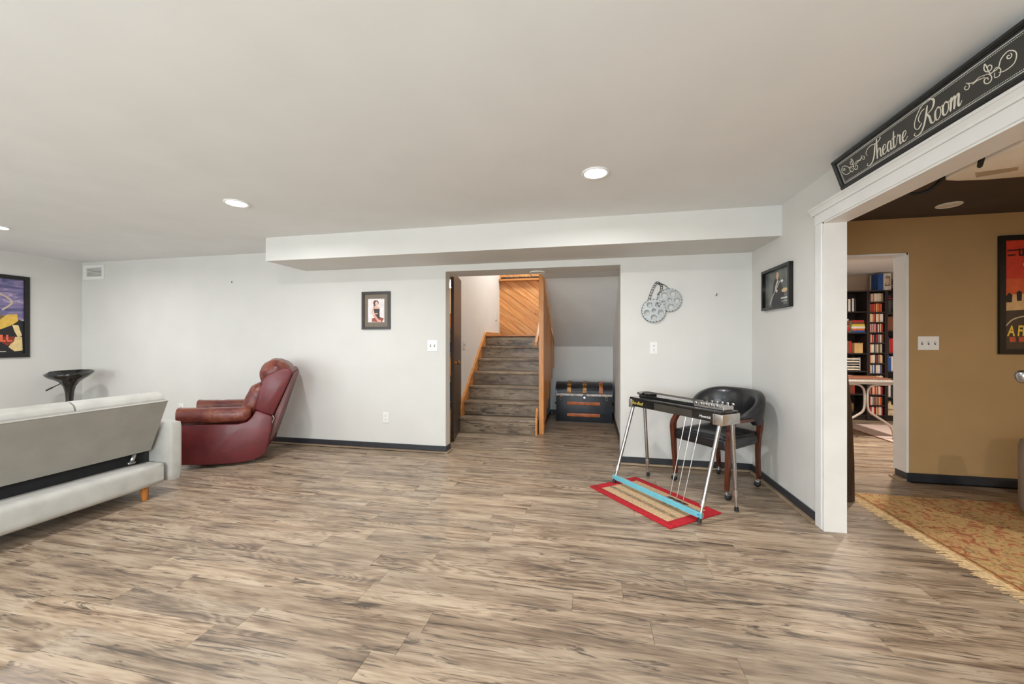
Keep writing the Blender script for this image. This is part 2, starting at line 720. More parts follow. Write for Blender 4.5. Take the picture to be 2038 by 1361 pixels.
for a_, b_ in wins:
    w.bb(a_, b_, FW - 0.12, FW, 0, 0.45)
    w.bb(a_, b_, FW - 0.12, FW, 2.05, CH + 0.05)
struct(w.build('wall_front', WALL))
for k, (a_, b_) in enumerate(wins):
    wf = MB()
    wf.bb(a_, b_, FW - 0.10, FW - 0.05, 0.45, 0.51).bb(a_, b_, FW - 0.10, FW - 0.05, 1.99, 2.05)
    for xx in (a_ + 0.03, (a_ + b_) / 2, b_ - 0.03):
        wf.bb(xx - 0.03, xx + 0.03, FW - 0.10, FW - 0.05, 0.51, 1.99)
    o = struct(wf.build('window_%d' % (k + 1), TRIM))
    MB().bb(a_ + 0.06, b_ - 0.06, FW - 0.085, FW - 0.08, 0.51, 1.99).build('pane', GLASS, o)
struct(MB().bb(LW - 0.12, RW + RT, FW - 0.12, BW + T, CH, CH + 0.06).build('ceiling', CEIL), 'smooth off-white ceiling')
struct(MB().bb(-3.25, RW, 3.37, BW, 2.013, CH).build('wall_soffit', WALL), 'boxed white soffit along the back wall')

# theatre room and library shell
w = MB()
w.bb(RW + RT, DL, BW, BW + T, 0, CH + 0.05)
w.bb(DL, DR, BW, BW + T, OPT, CH + 0.05)
w.bb(DR, 5.5, BW, BW + T, 0, CH + 0.05)
struct(w.build('wall_theatre', TAN), 'tan painted wall of the theatre room')
struct(MB().bb(5.4, 5.5, FW, BW, 0, CH + 0.05).build('wall_theatre_side', TAN))
struct(MB().bb(RW + RT, 5.5, FW - 0.12, BW, CH, CH + 0.06).build('ceiling_theatre', DARKCEIL), 'dark brown theatre room ceiling')
struct(MB().bb(1.6, 5.5, BW + T, 7.3, CH, CH + 0.06).build('ceiling_library', CEIL))
struct(MB().bb(1.6, 5.5, 7.15, 7.27, 0, CH + 0.05).build('wall_library', mat('beige_paint', rgb(196, 172, 148), 0.8, 0, 3, 0.03)))
struct(MB().bb(1.5, 1.6, BW + T, 7.3, 0, CH + 0.05).build('wall_library_left', WALL))
struct(MB().bb(5.4, 5.5, BW + T, 7.3, 0, CH + 0.05).build('wall_library_right', WALL))
# the library side of the tan wall is white
struct(MB().bb(DR, 5.4, BW + T, BW + T + 0.012, 0, CH).build('wall_library_front', WALL))

# passage, alcove and stairwell shell
SW = -1.77                                              # left wall of passage and stairs
HD0, HD1 = 4.36, 5.08                                   # hall doorway
w = MB()
w.bb(SW - 0.12, SW, BW + T, HD0, 0, 4.0)
w.bb(SW - 0.12, SW, HD0, HD1, 2.04, 4.0)
w.bb(SW - 0.12, SW, HD1, 7.5, 0, 4.0)
struct(w.build('wall_stair_left', WALL_BRIGHTENED))
struct(MB().bb(SW - 0.12, 0.45, BW + T, 4.28, OPT, 4.0).build('wall_passage_header', WALL))
struct(MB().bb(0.33, 0.45, BW + T, 7.5, 0, 4.0).build('wall_passage_right', WALL_BRIGHTENED))
struct(MB().bb(SW - 0.12, 0.45, 4.28, 7.5, 4.0, 4.06).build('ceiling_stairwell', CEIL))
struct(MB().bb(-0.605, 0.33, 4.28, 5.06, 2.015, 2.06).build('ceiling_passage', CEIL))
struct(MB().prism([(5.06, 2.015), (6.45, 1.115), (6.52, 1.16), (5.10, 2.08)], -0.605, 0.33, 'X').build('ceiling_slope', WALL_BRIGHTENED), 'sloping underside of the upper stair flight')
struct(MB().bb(-0.70, 0.33, 6.45, 6.55, 0, 1.16).build('wall_alcove', WALL_BRIGHTENED))
struct(MB().prism([(5.06, 0), (6.45, 0), (6.45, 1.02), (5.30, 0.26), (5.06, 0.10)], -0.678, -0.674, 'X').build('wall_alcove_left', mat('blue_grey_paint', rgb(168, 180, 194), 0.8, 0, 3, 0.05)))

# small room behind the hall door
struct(MB().bb(-4.3, -4.2, BW + T, 7.5, 0, 2.5).build('wall_storage_left', WALL))
struct(MB().bb(-4.3, SW - 0.12, 7.3, 7.42, 0, 2.5).build('wall_storage_back', WALL))
struct(MB().bb(-4.3, SW - 0.12, BW + T, 7.5, 2.35, 2.45).build('ceiling_storage', CEIL))

# baseboards with raw wood shoe strip


def baseboard(name, x0, x1, y0, y1, shoe=None, shoem=None):
    o = struct(MB().bb(x0, x1, y0, y1, 0.018 if shoe else 0.0, 0.074, 0.003, 1).build(name, BASEB))
    if shoe:
        MB().bb(*shoe, 0.0, 0.018, 0.003, 1).build('shoe_molding', shoem, o)
    return o


baseboard('baseboard_back_left', LW, OPL + 0.012, BW - 0.012, BW, (LW, OPL + 0.034, BW - 0.034, BW), SHOE)
baseboard('baseboard_passage', OPL, OPL + 0.012, BW, BW + T, (OPL, OPL + 0.034, BW, BW + T), SHOEY)
baseboard('baseboard_back_right', OPR, RW - 0.012, BW - 0.012, BW, (OPR, RW - 0.034, BW - 0.034, BW), SHOE)
baseboard('baseboard_right', RW - 0.012, RW, 2.88, BW, (RW - 0.034, RW, 2.885, BW), SHOEY)
baseboard('baseboard_left', LW, LW + 0.012, FW, BW - 0.012)
baseboard('baseboard_theatre', DR - 0.012, 5.4, BW - 0.012, BW)
baseboard('baseboard_doorway', DR - 0.012, DR, BW, BW + T, (DR - 0.06, DR, BW - 0.01, BW + T), SHOEY)
baseboard('baseboard_alcove', -0.675, 0.33, 6.438, 6.45)
baseboard('baseboard_alcove_left', -0.675, -0.663, 5.6, 6.438)
baseboard('baseboard_alcove_right', 0.318, 0.33, 4.07, 6.438)

# cased opening to the theatre room
c = struct(MB().bb(RW - 0.018, RW, OY1 + 0.005, OY1 + 0.077, 0, OT - 0.005, 0.004, 1).build('trim_1', TRIM), 'white casing around the theatre room opening')
MB().bb(RW - 0.018, RW, OY0 - 0.077, OY0 - 0.005, 0, OT - 0.005, 0.004, 1).build('side_casing', TRIM, c)
MB().bb(RW - 0.020, RW, OY0 - 0.08, OY1 + 0.08, OT - 0.005, OT + 0.060, 0.003, 1).build('head_casing', TRIM, c)
MB().prism([(RW, OT + 0.060), (RW - 0.026, OT + 0.060), (RW - 0.028, OT + 0.072), (RW - 0.040, OT + 0.088), (RW - 0.046, OT + 0.090), (RW - 0.046, OT + 0.104), (RW, OT + 0.104)],
           OY0 - 0.10, OY1 + 0.105, 'Y').build('cap_molding', TRIM, c)
MB().bb(RW - 0.012, RW + RT + 0.006, OY1 - 0.012, OY1 + 0.003, 0, OT).build('jamb', TRIM, c)
MB().bb(RW - 0.012, RW + RT + 0.006, OY0 - 0.003, OY0 + 0.012, 0, OT).build('jamb', TRIM, c)
MB().bb(RW - 0.012, RW + RT + 0.006, OY0, OY1, OT - 0.014, OT).build('head_jamb', TRIM, c)
# doorway to the library
c = struct(MB().bb(DR - 0.010, DR + 0.006, BW - 0.006, BW + T + 0.02, 0.07, OPT + 0.006).build('trim_2', TRIM), 'white lining of the library doorway')
MB().bb(DL, DR, BW - 0.006, BW + T + 0.02, OPT - 0.010, OPT + 0.006).build('head_lining', TRIM, c)
MB().bb(DL - 0.006, DL + 0.010, BW - 0.006, BW + T + 0.02, 0, OPT).build('side_lining', TRIM, c)

# ------------------------------------------------------------------ hall door and small storage room
d = MB()
dl = 0.705
o = struct(d.bb(-0.036, 0, -dl, 0, 0.012, 2.03, 0.003, 1).build('door_1', DARKDOOR, None, None, (SW + 0.018, HD1 - 0.005, 0), (0, 0, R(12.0))), 'dark brown door standing ajar beside the stairs')
k = MB()
km = Matrix.Translation((0.0, -dl + 0.06, 0.94)) @ Matrix.Rotation(R(90), 4, 'Y')
k.lathe([(0.026, 0), (0.026, 0.004), (0.010, 0.008), (0.010, 0.03), (0.024, 0.040), (0.027, 0.052), (0.018, 0.062), (0, 0.064)], 16, M=km)
k.build('door_knob', mat('brass', rgb(196, 132, 78), 0.25, 1.0), o, 40)
c = struct(MB().bb(SW - 0.125, SW + 0.004, HD1, HD1 + 0.02, 0, 2.04).build('trim_3', TRIM), 'thin frame of the hall doorway')
MB().bb(SW - 0.125, SW + 0.004, HD0 - 0.02, HD0, 0, 2.04).build('jamb', TRIM, c)

bulb = thing('bare_bulb', 'bright bare light bulb glowing beside the dark hall door', 'light', (-2.249, 6.0, 2.12))
MB().lathe([(0.0, -0.055), (0.022, -0.045), (0.03, -0.02), (0.026, 0.005), (0.014, 0.03), (0.014, 0.04)], 14).build('glass_bulb', emit('warm_bulb', (1.0, 0.55, 0.22, 1), 130.0), bulb, 60)
MB().lathe([(0.016, 0.04), (0.018, 0.09), (0.05, 0.10), (0.05, 0.225), (0.02, 0.23)], 14).build('lamp_holder', WHITEP, bulb, 30)
pl = bpy.data.lights.new('bulb_light', 'POINT')
pl.energy = 26
pl.color = (1.0, 0.62, 0.32)
pl.shadow_soft_size = 0.05
pob = bpy.data.objects.new('bulb_light', pl)
pob.location = (0, -0.10, -0.06)
pob.parent = bulb
COL.objects.link(pob)

shelf = thing('storage_shelf', 'metal storage shelf glimpsed through the gap of the hall door', 'shelf', (-2.75, 6.9, 0))
for sx in (-0.4, 0.4):
    for sy in (-0.18, 0.18):
        MB().bb(sx - 0.015, sx + 0.015, sy - 0.015, sy + 0.015, 0, 1.8).build('post', STEEL, shelf)
for z in (0.1, 0.55, 1.0, 1.45):
    MB().bb(-0.4, 0.4, -0.18, 0.18, z - 0.015, z).build('shelf_board', STEEL, shelf)
for z, h, col, nm, lb in ((0.102, 0.30, (60, 92, 140), 'storage_bin', 'blue bin on the lowest board of the storage shelf'),
                          (0.552, 0.34, (190, 160, 120), 'carton', 'tan cardboard carton low on the storage shelf'),
                          (1.002, 0.16, (44, 62, 120), 'storage_bin', 'navy bin in the middle of the storage shelf'),
                          (1.452, 0.24, (132, 84, 46), 'carton', 'brown carton on the top board of the storage shelf')):
    b_ = thing(nm, lb, 'box', (-2.62, 6.88, z))
    mm = mat('box_tone', rgb(*col), 0.6)
    MB().box((0, 0, h / 2), (0.40, 0.28, h), None, 0.01, 1).build('body', mm, b_)
    MB().bb(-0.21, 0.21, -0.15, 0.15, h, h + 0.02).build('lid', mm, b_)

# ------------------------------------------------------------------ staircase
SX0, SX1 = SW + 0.035, -0.682
RISE, RUN, SY = 0.1862, 0.2255, 4.95
st = thing('staircase', 'wooden staircase with grey laminate treads between pine skirt boards', 'staircase', (0, 0, 0))


def lam_box(x0, x1, y0, y1, z0, z1, bev, pid):
    b2 = MB().bb(x0, x1, y0, y1, z0, z1, bev, 2)
    lay = b2.bm.faces.layers.float.new('plank')
    for f in b2.bm.faces:
        f[lay] = pid
    return b2


for i in range(7):
    y0 = SY + RUN * i
    lam_box(SX0, SX1, y0, y0 + 0.018, RISE * i + 0.001, RISE * (i + 1) - 0.036, 0.0, 5.1 + i * 0.731).build('riser', STAIRW, st)
    if i < 6:
        lam_box(SX0, SX1, y0 - 0.030, y0 + RUN, RISE * (i + 1) - 0.036, RISE * (i + 1), 0.012, 9.3 + i * 0.517).build('tread', STAIRW, st, 40)
zl = RISE * 7
lam_box(SX0, SX1 + 0.08, SY + RUN * 6 - 0.026, 7.385, zl - 0.024, zl, 0.006, 3.77).build('landing', STAIRW, st, 40)
MB().bb(SX0, SX1, SY + RUN * 6 - 0.03, SY + RUN * 6 - 0.016, zl - 0.02, zl + 0.012, 0.003, 1).build('nosing', PINE, st)
sk = [(SY - 0.035, 0), (SY + 0.20, 0), (SY + RUN * 6 + 0.2, zl - 0.10), (7.385, zl - 0.10), (7.385, zl + 0.055), (SY + RUN * 6 - 0.005, zl + 0.055),
      (SY + 0.01, RISE + 0.075), (SY - 0.035, RISE - 0.02)]
MB().prism(sk, SW + 0.001, SW + 0.034, 'X', 0.002, 1).build('skirt_board', PINEY, st)
sk = [(SY - 0.04, 0), (SY + 0.05, 0), (SY + 0.05, 0.33), (SY + 0.04, 0.33), (SY - 0.04, 0.20)]
MB().prism(sk, SX1 - 0.026, SX1 - 0.001, 'X', 0.002, 1).build('skirt_board', PINEY, st)

# pine partition of upright boards beside the stairs
pt = thing('stair_partition', 'partition of upright pine boards along the right side of the stairs', 'partition', (-0.64, 5.0, 0))
pt.location = (0, 0, 0)
MB().bb(-0.672, -0.608, 4.99, 5.045, 0.0, 2.75, 0.003, 1).build('end_post', PINEZ, pt)
edges = [5.047, 5.195, 5.377, 5.56, 5.74, 5.93, 6.16, 6.42]
for a_, b_ in zip(edges, edges[1:]):
    zb = 0.02 + 0.668 * (a_ - 5.03) + 0.0
    zt0, zt1 = 2.015 - 0.647 * (a_ - 5.06) - 0.012, 2.015 - 0.647 * (b_ - 5.06) - 0.012
    zt0, zt1 = min(zt0, 2.003), min(zt1, 2.003)
    MB().prism([(a_ + 0.0025, zb), (b_ - 0.0025, zb), (b_ - 0.0025, zt1), (a_ + 0.0025, zt0)], -0.670, -0.616 + rnd.uniform(0, 0.008), 'X', 0.003, 1).build('board', PINEZ, pt)
for a_, b_ in zip(edges, edges[1:]):
    MB().prism([(a_ + 0.001, 2.30 - 0.647 * (a_ - 5.06) + 0.0), (b_ - 0.001, 2.30 - 0.647 * (b_ - 5.06)), (b_ - 0.001, 2.95), (a_ + 0.001, 2.95)], -0.670, -0.64, 'X', 0.002, 1).build('upper_board', PINEZ, pt)
hr = MB()
hr.prism([(5.22, 1.135), (5.22, 1.185), (6.30, 1.985), (6.30, 1.93)], -0.765, -0.72, 'X', 0.006, 2)
h_ = hr.build('handrail', PINEY, pt, 40)
for yb in (5.4, 6.1):
    MB().tube([(-0.742, yb, 1.17 + 0.74 * (yb - 5.22) - 0.02), (-0.70, yb, 1.10 + 0.74 * (yb - 5.22)), (-0.671, yb, 1.10 + 0.74 * (yb - 5.22))], 0.007, 6).build('rail_bracket', STEEL, h_)

# pine-boarded landing wall: boards on the diagonal
lw = struct(MB().bb(SW - 0.12, 0.45, 7.425, 7.52, 0, 4.0).build('wall_landing', mat('landing_backing', rgb(120, 66, 28), 0.7)), 'landing wall of diagonal pine boards')


def clip(poly, x0, x1, z0, z1):
    def cut(P, f):
        out = []
        for i in range(len(P)):
            a, b = P[i], P[(i + 1) % len(P)]
            fa, fb = f(a), f(b)
            if fa >= 0:
                out.append(a)
            if (fa > 0 > fb) or (fa < 0 < fb):
                t = fa / (fa - fb)
                out.append((a[0] + (b[0] - a[0]) * t, a[1] + (b[1] - a[1]) * t))
        return out
    for f in (lambda p: p[0] - x0, lambda p: x1 - p[0], lambda p: p[1] - z0, lambda p: z1 - p[1]):
        if len(poly) < 3:
            return []
        poly = cut(poly, f)
    return poly


ang = R(-37)
dx, dz = math.cos(ang), math.sin(ang)
nx_, nz_ = -dz, dx
bwid = 0.137
PINED = {}
for i in range(-14, 24):
    o0, o1 = i * bwid + 0.003, (i + 1) * bwid - 0.003
    P = [(-1.0 + nx_ * o0 - dx * 5, 1.5 + nz_ * o0 - dz * 5), (-1.0 + nx_ * o0 + dx * 5, 1.5 + nz_ * o0 + dz * 5),
         (-1.0 + nx_ * o1 + dx * 5, 1.5 + nz_ * o1 + dz * 5), (-1.0 + nx_ * o1 - dx * 5, 1.5 + nz_ * o1 - dz * 5)]
    Q = clip(P, SW + 0.002, 0.32, zl + 0.002, 3.3)
    if len(Q) < 3:
        continue
    # board in its own frame so that the grain runs along it
    cx, cz = -1.0 + nx_ * (o0 + o1) / 2, 1.5 + nz_ * (o0 + o1) / 2
    Ql = [((p[0] - cx) * dx + (p[1] - cz) * dz, (p[0] - cx) * nx_ + (p[1] - cz) * nz_) for p in Q]
    try:
        MB().prism(Ql, -0.013, 0.0, 'Y', 0.0, 1).build('plank', PINE, lw, None, (cx, 7.425, cz), (0, -ang, 0))
    except Exception:
        pass
ld = MB().bb(SW + 0.003, -0.2, 7.32, 7.411, 2.37, 2.405, 0.003, 1).build('ledge', PINE, lw)
gar = MB()
for i in range(46):
    gx = SW + 0.06 + i * 0.032
    gar.pillow((gx, 7.365 + rnd.uniform(-0.015, 0.015), 2.424 + rnd.uniform(0, 0.006)), (0.036, 0.04, rnd.uniform(0.03, 0.05)), 0.012, 0, 2, rnd.uniform(0, 3))
g_ = stuff(tag(gar.build('garland', mat('dark_garland', rgb(70, 52, 40), 0.8, 0, 60, 0.5)), 'dark knobbly garland lying along the pine ledge above the landing', 'garland'))
area_light('landing_light', (-0.9, 6.4, 3.9), (0, 0, 0), 0.5, 0.5, 56, (0.90, 1.0, 1.0), 'DISK')
lf = thing('landing_lamp', 'round flush ceiling lamp high above the stair landing', 'ceiling light', (-0.9, 6.4, 4.0))
MB().lathe([(0.27, 0.0), (0.27, -0.03), (0.24, -0.05), (0.0, -0.06)], 24).build('lamp_shade', WHITEP, lf, 30)
lf.location.z = 3.999

# ------------------------------------------------------------------ recessed ceiling lights


def downlight(x, y, z, label, on=True, power=30, r=0.085, group='recessed ceiling lights', color=(0.98, 0.985, 1.0)):
    t = thing('recessed_light', label, 'ceiling light', (x, y, z), 0, group)
    MB().lathe([(r, 0.0), (r, -0.006), (r - 0.006, -0.010), (r - 0.016, -0.008), (r - 0.018, -0.002)], 28).build('trim_ring', WHITEP, t, 40)
    MB().lathe([(r - 0.018, -0.003), (r - 0.02, -0.0065), (0, -0.0075)], 28).build('lens', emit('lamp_lens', (1, 0.97, 0.92, 1), 14.0) if on else CEIL_OFF, t, 40)
    if on:
        l_ = area_light('lamp_glow', (0, 0, -0.013), (0, 0, 0), (r - 0.02) * 2, 0, power, color, 'DISK', 170)
        l_.parent = t
    return t


CEIL_OFF = mat('frosted_lens', (0.74, 0.70, 0.62, 1), 0.4)
LP = 18
downlight(-2.652, 2.48, CH, 'lit recessed light above the grey futon and red recliner', power=LP)
downlight(0.022, 2.49, CH, 'lit recessed light above the passage, the one nearest the framed sign', power=LP)
downlight(-5.36, 2.55, CH, 'lit recessed light at the far left edge, above the framed poster', power=LP)
for x, wh in ((-5.36, 'leftmost'), (-2.652, 'middle'), (0.022, 'rightmost')):
    downlight(x, -0.45, CH, 'lit recessed light, %s of the row behind the viewer' % wh, power=LP)
downlight(2.70, 3.62, CH, 'unlit pale recessed light in the dark theatre room ceiling', False, 0, 0.075)
downlight(-0.575, 4.17, OPT, 'unlit round fitting under the passage header', False, 0, 0.085)
downlight(4.3, 0.9, CH, 'added fill light in the dark ceiling, far right and out of view', power=52, color=(1.0, 0.92, 0.80))  # unseen lamp, added to brighten the theatre room
downlight(2.5, -0.6, CH, 'added fill light in the dark ceiling, near the front wall and out of view', power=52, color=(1.0, 0.92, 0.80))  # second added lamp out of view, lifts the theatre room's light
downlight(3.3, 5.0, CH, 'lit recessed light in the library ceiling', power=56, color=(1.0, 0.91, 0.82))

# ------------------------------------------------------------------ wall plates, vent, hooks


def outlet(x, z, yface, label):
    t = thing('wall_outlet', label, 'outlet', (x, yface, z), 0, 'duplex outlets')
    MB().box((0, -0.003, 0), (0.072, 0.006, 0.117), None, 0.002, 1).build('cover_plate', WHITEP, t)
    for s_ in (-0.021, 0.021):
        m_ = MB()
        m_.prism([(a, s_ + b) for a, b in ((-0.017, -0.010), (-0.010, -0.016), (0.010, -0.016), (0.017, -0.010), (0.017, 0.010), (0.010, 0.016), (-0.010, 0.016), (-0.017, 0.010))], -0.0085, -0.0055, 'Y')
        so = m_.build('socket', WHITEP, t)
        q = MB()
        q.bb(-0.0075, -0.0045, -0.0092, -0.0080, s_ + 0.001, s_ + 0.009).bb(0.0045, 0.0075, -0.0092, -0.0080, s_ + 0.001, s_ + 0.009)
        q.bb(-0.003, 0.003, -0.0092, -0.0080, s_ - 0.010, s_ - 0.005)
        q.build('slots', SLOT, so)
    return t


outlet(0.583, 1.132, BW, 'white duplex outlet below the two film reels')
outlet(-2.236, 0.355, BW, 'white duplex outlet low on the wall right of the red recliner')
outlet(-5.035, 0.36, BW, 'white outlet low on the wall just left of the red recliner')


def switch(name, label, loc, rz, gangs, wid, face=WHITEP):
    t = thing(name, label, 'light switch', loc, rz, 'wall switches')
    MB().box((0, -0.003, 0), (wid, 0.006, 0.117), None, 0.002, 1).build('cover_plate', face, t)
    for k_ in range(gangs):
        cx = (k_ - (gangs - 1) / 2) * 0.046
        MB().bb(cx - 0.006, cx + 0.006, -0.0066, -0.0055, -0.013, 0.013).build('slot', SLOT, t)
        MB().box((cx, -0.011, 0.004), (0.009, 0.014, 0.010), Matrix.Rotation(R(25), 4, 'X'), 0.001, 1).build('toggle', face, t)
    return t


switch('light_switch', 'white double light switch left of the stair passage', (-1.684, BW, 1.152), 0, 2, 0.116)
switch('light_switch', 'white light switch in the passage beside the dark door', (SW, 5.25, 1.15), R(90), 2, 0.116)
switch('light_switch', 'white triple light switch on the tan wall', (2.792, BW, 1.18), 0, 3, 0.150)
t = thing('wall_fitting', 'small white fitting on the white stair wall near the landing', 'fitting', (SW, 7.07, 1.65), R(90))
MB().box((0, -0.006, 0.02), (0.03, 0.012, 0.16), None, 0.003, 1).build('bar', WHITEP, t)
MB().box((0, -0.010, -0.055), (0.02, 0.02, 0.02), None, 0.003, 1).build('catch', SLOT, t)
for x, z, lb in ((1.135, 1.64, 'small dark wall hook right of the film reels'), (-4.27, 1.925, 'small wall hook high on the wall left of the soffit')):
    t = thing('wall_hook', lb, 'hook', (x, BW, z))
    MB().lathe([(0.006, 0), (0.006, 0.003), (0.002, 0.004), (0.002, 0.014), (0, 0.014)], 8, M=Matrix.Rotation(R(90), 4, 'X')).build('screw', STEEL, t)
    MB().tube([(0, -0.012, 0.002), (0.003, -0.018, -0.008), (0.0, -0.014, -0.018), (-0.004, -0.008, -0.014)], 0.003, 6, 4).build('prong', SLOT, t)

t = thing('air_vent', 'white louvred air vent high in the left corner of the back wall', 'vent', (-6.47, BW, 2.113))
fr = outline_mesh([[(-0.18, -0.095), (0.18, -0.095), (0.18, 0.095), (-0.18, 0.095)], [(-0.118, -0.058), (-0.118, 0.058), (0.142, 0.058), (0.142, -0.058)]], 0.005)
fr.materials.append(WHITEP)
link('frame', fr, t, (0, -0.005, 0), (R(90), 0, 0))
MB().bb(-0.118, 0.142, -0.002, -0.0005, -0.058, 0.058).build('duct', SLOT, t)
for i in range(7):
    MB().box((0.012, -0.006, -0.05 + i * 0.0167), (0.258, 0.001, 0.011), Matrix.Rotation(R(35), 4, 'X')).build('slat', WHITEP, t)
MB().lathe([(0.005, 0), (0.004, 0.003), (0, 0.003)], 8, (-0.155, -0.010, 0), Matrix.Rotation(R(90), 4, 'X')).build('screw', STEEL, t)

# ------------------------------------------------------------------ pictures


def framed(name, label, cat, w, h, fw, loc, rz, depth=0.02, fm=BLACKF, tilt=0.0):
    """empty whose local -Y faces the room; print plane at y=-0.006"""
    t = thing(name, label, cat, loc, rz)
    t.rotation_euler = (tilt, 0, rz)
    me_ = outline_mesh([[(-w / 2, -h / 2), (w / 2, -h / 2), (w / 2, h / 2), (-w / 2, h / 2)],
                        [(-w / 2 + fw, -h / 2 + fw), (-w / 2 + fw, h / 2 - fw), (w / 2 - fw, h / 2 - fw), (w / 2 - fw, -h / 2 + fw)]], depth / 2)
    me_.materials.append(fm)
    link('frame', me_, t, (0, -depth / 2, 0), (R(90), 0, 0))
    MB().bb(-w / 2 + 0.004, w / 2 - 0.004, -0.004, -0.001, -h / 2 + 0.004, h / 2 - 0.004).build('backing', SLOT, t)
    return t


def art(t, name, shapes, y0=-0.0046, step=0.00025, ptag=None):
    """flat printed colour shapes (x,z polygons) layered on a sheet"""
    root = None
    for i, (col, pts) in enumerate(shapes):
        m_ = col if isinstance(col, bpy.types.Material) else mat('print_ink', rgb(*col), 0.45, 0, 25, 0.10)
        o_ = MB().prism(pts, y0 - i * step - 0.0002, y0 - i * step, 'Y').build(name if i == 0 else 'print_shape', m_, t if root is None else root)
        if root is None:
            root = o_
    return root


def letters(s, size, parent, x, y, z, m_, shear=0.0, bold=0.0, spacing=1.0, ext=0.0002, name='lettering'):
    me_ = text_mesh(s, size, shear, ext, bold, spacing)
    me_.materials.append(m_)
    return link(name, me_, parent, (x, y, z), (R(90), 0, 0))


def ell(cx, cz, rx, rz_, n=16, a=0.0):
    ca, sa = math.cos(a), math.sin(a)
    return [(cx + rx * math.cos(6.28318 * k / n) * ca - rz_ * math.sin(6.28318 * k / n) * sa,
             cz + rx * math.cos(6.28318 * k / n) * sa + rz_ * math.sin(6.28318 * k / n) * ca) for k in range(n)]


def stroke(P, w_):
    """polyline widened to a polygon"""
    P = catmull([Vector((p[0], p[1], 0)) for p in P], 5)
    L1, L2 = [], []
    for i, p in enumerate(P):
        t_ = (P[min(i + 1, len(P) - 1)] - P[max(i - 1, 0)]).normalized()
        s_ = Vector((-t_.y, t_.x, 0)) * w_ / 2
        L1.append((p.x + s_.x, p.y + s_.y))
        L2.append((p.x - s_.x, p.y - s_.y))
    return L1 + L2[::-1]


# storm-coloured poster on the left wall (a generic painting in its colours)
t = framed('framed_poster', 'black framed poster with violet sky and black base on the left wall', 'poster', 0.68, 0.965, 0.045, (LW, 3.095, 1.49), R(90), 0.022)
sky = NT('poster_sky')
v_ = sky.scaled(sky.obj(), (3, 1, 11))
sky.l(sky.ramp(sky.noise(v_, 1.4, 4, 0.6, 1.2), [(0.25, rgb(62, 58, 92)), (0.45, rgb(112, 106, 150)), (0.58, rgb(150, 132, 168)), (0.72, rgb(222, 216, 220))]), sky.b.inputs['Base Color'])
sky.b.inputs['Roughness'].default_value = 0.4
art(t, 'print', [
    (sky.m, [(-0.295, -0.4375), (0.295, -0.4375), (0.295, 0.4375), (-0.295, 0.4375)]),
    ((34, 31, 34), [(-0.295, -0.4375), (0.295, -0.4375), (0.295, -0.05), (0.20, -0.02), (0.08, -0.07), (-0.1, -0.03), (-0.295, -0.06)]),
    ((196, 180, 156), stroke([(-0.02, 0.30), (0.10, 0.26), (0.20, 0.17), (0.12, 0.07)], 0.018)),
    ((206, 190, 164), ell(-0.02, 0.23, 0.07, 0.075)),
    ((70, 60, 66), ell(-0.02, 0.21, 0.045, 0.02)),
    ((210, 194, 166), ell(-0.03, 0.37, 0.05, 0.055)),
    ((122, 100, 58), [(-0.20, 0.04), (0.10, 0.02), (0.19, -0.02), (0.12, -0.07), (-0.18, -0.05)]),
    ((224, 182, 82), [(0.16, 0.02), (0.24, 0.03), (0.25, -0.05), (0.20, -0.10), (0.08, -0.17), (0.03, -0.18), (0.07, -0.08)]),
    ((232, 208, 150), [(0.20, -0.10), (0.25, -0.10), (0.28, -0.22), (0.25, -0.25), (0.22, -0.18)]),
    ((228, 200, 142), [(0.22, -0.24), (0.28, -0.24), (0.285, -0.40), (0.22, -0.41), (0.17, -0.36)]),
    ((132, 50, 36), [(0.055, -0.245), (0.225, -0.235), (0.21, -0.30), (0.16, -0.345), (0.11, -0.30), (0.055, -0.29)]),
    ((200, 190, 172), [(-0.05, -0.365), (0.07, -0.365), (0.07, -0.352), (-0.05, -0.352)]),
    ((200, 190, 172), [(-0.08, -0.415), (0.15, -0.415), (0.15, -0.405), (-0.08, -0.405)]),
])
letters('HILL', 0.105, t, 0.015, -0.0092, -0.292, mat('poster_red', rgb(226, 104, 72), 0.5), 0, 0.004, 0.85)

# small framed picture of a seated woman
t = framed('framed_picture', 'small dark-framed picture of a seated woman in a black dress, brown mat', 'picture', 0.345, 0.42, 0.028, (-2.352, BW, 1.54), 0, 0.018, mat('charcoal_frame', rgb(52, 46, 42), 0.35))
art(t, 'mat_board', [
    ((116, 102, 86), [(-0.146, -0.183), (0.146, -0.183), (0.146, 0.183), (-0.146, 0.183)]),
    ((232, 222, 222), [(-0.10, -0.13), (0.10, -0.13), (0.10, 0.13), (-0.10, 0.13)]),
    ((150, 72, 62), [(-0.055, -0.125), (0.07, -0.13), (0.095, -0.09), (0.03, -0.065), (-0.05, -0.09)]),
    ((84, 54, 44), ell(-0.002, 0.085, 0.034, 0.03)),
    ((84, 54, 44), [(-0.03, 0.09), (-0.012, 0.08), (-0.012, 0.0), (-0.03, 0.01)]),
    ((232, 186, 164), ell(0.006, 0.078, 0.018, 0.023)),
    ((226, 178, 154), [(-0.022, 0.048), (0.03, 0.05), (0.042, 0.02), (0.038, -0.02), (-0.025, -0.02)]),
    ((58, 48, 46), [(-0.03, 0.02), (0.045, 0.018), (0.04, -0.03), (0.045, -0.09), (0.0, -0.095), (-0.02, -0.04)]),
    ((222, 160, 138), stroke([(-0.03, -0.05), (0.0, -0.08), (0.03, -0.115), (0.06, -0.12)], 0.026)),
    ((226, 178, 154), stroke([(-0.028, 0.03), (-0.045, -0.03), (0.02, -0.035)], 0.014)),
])
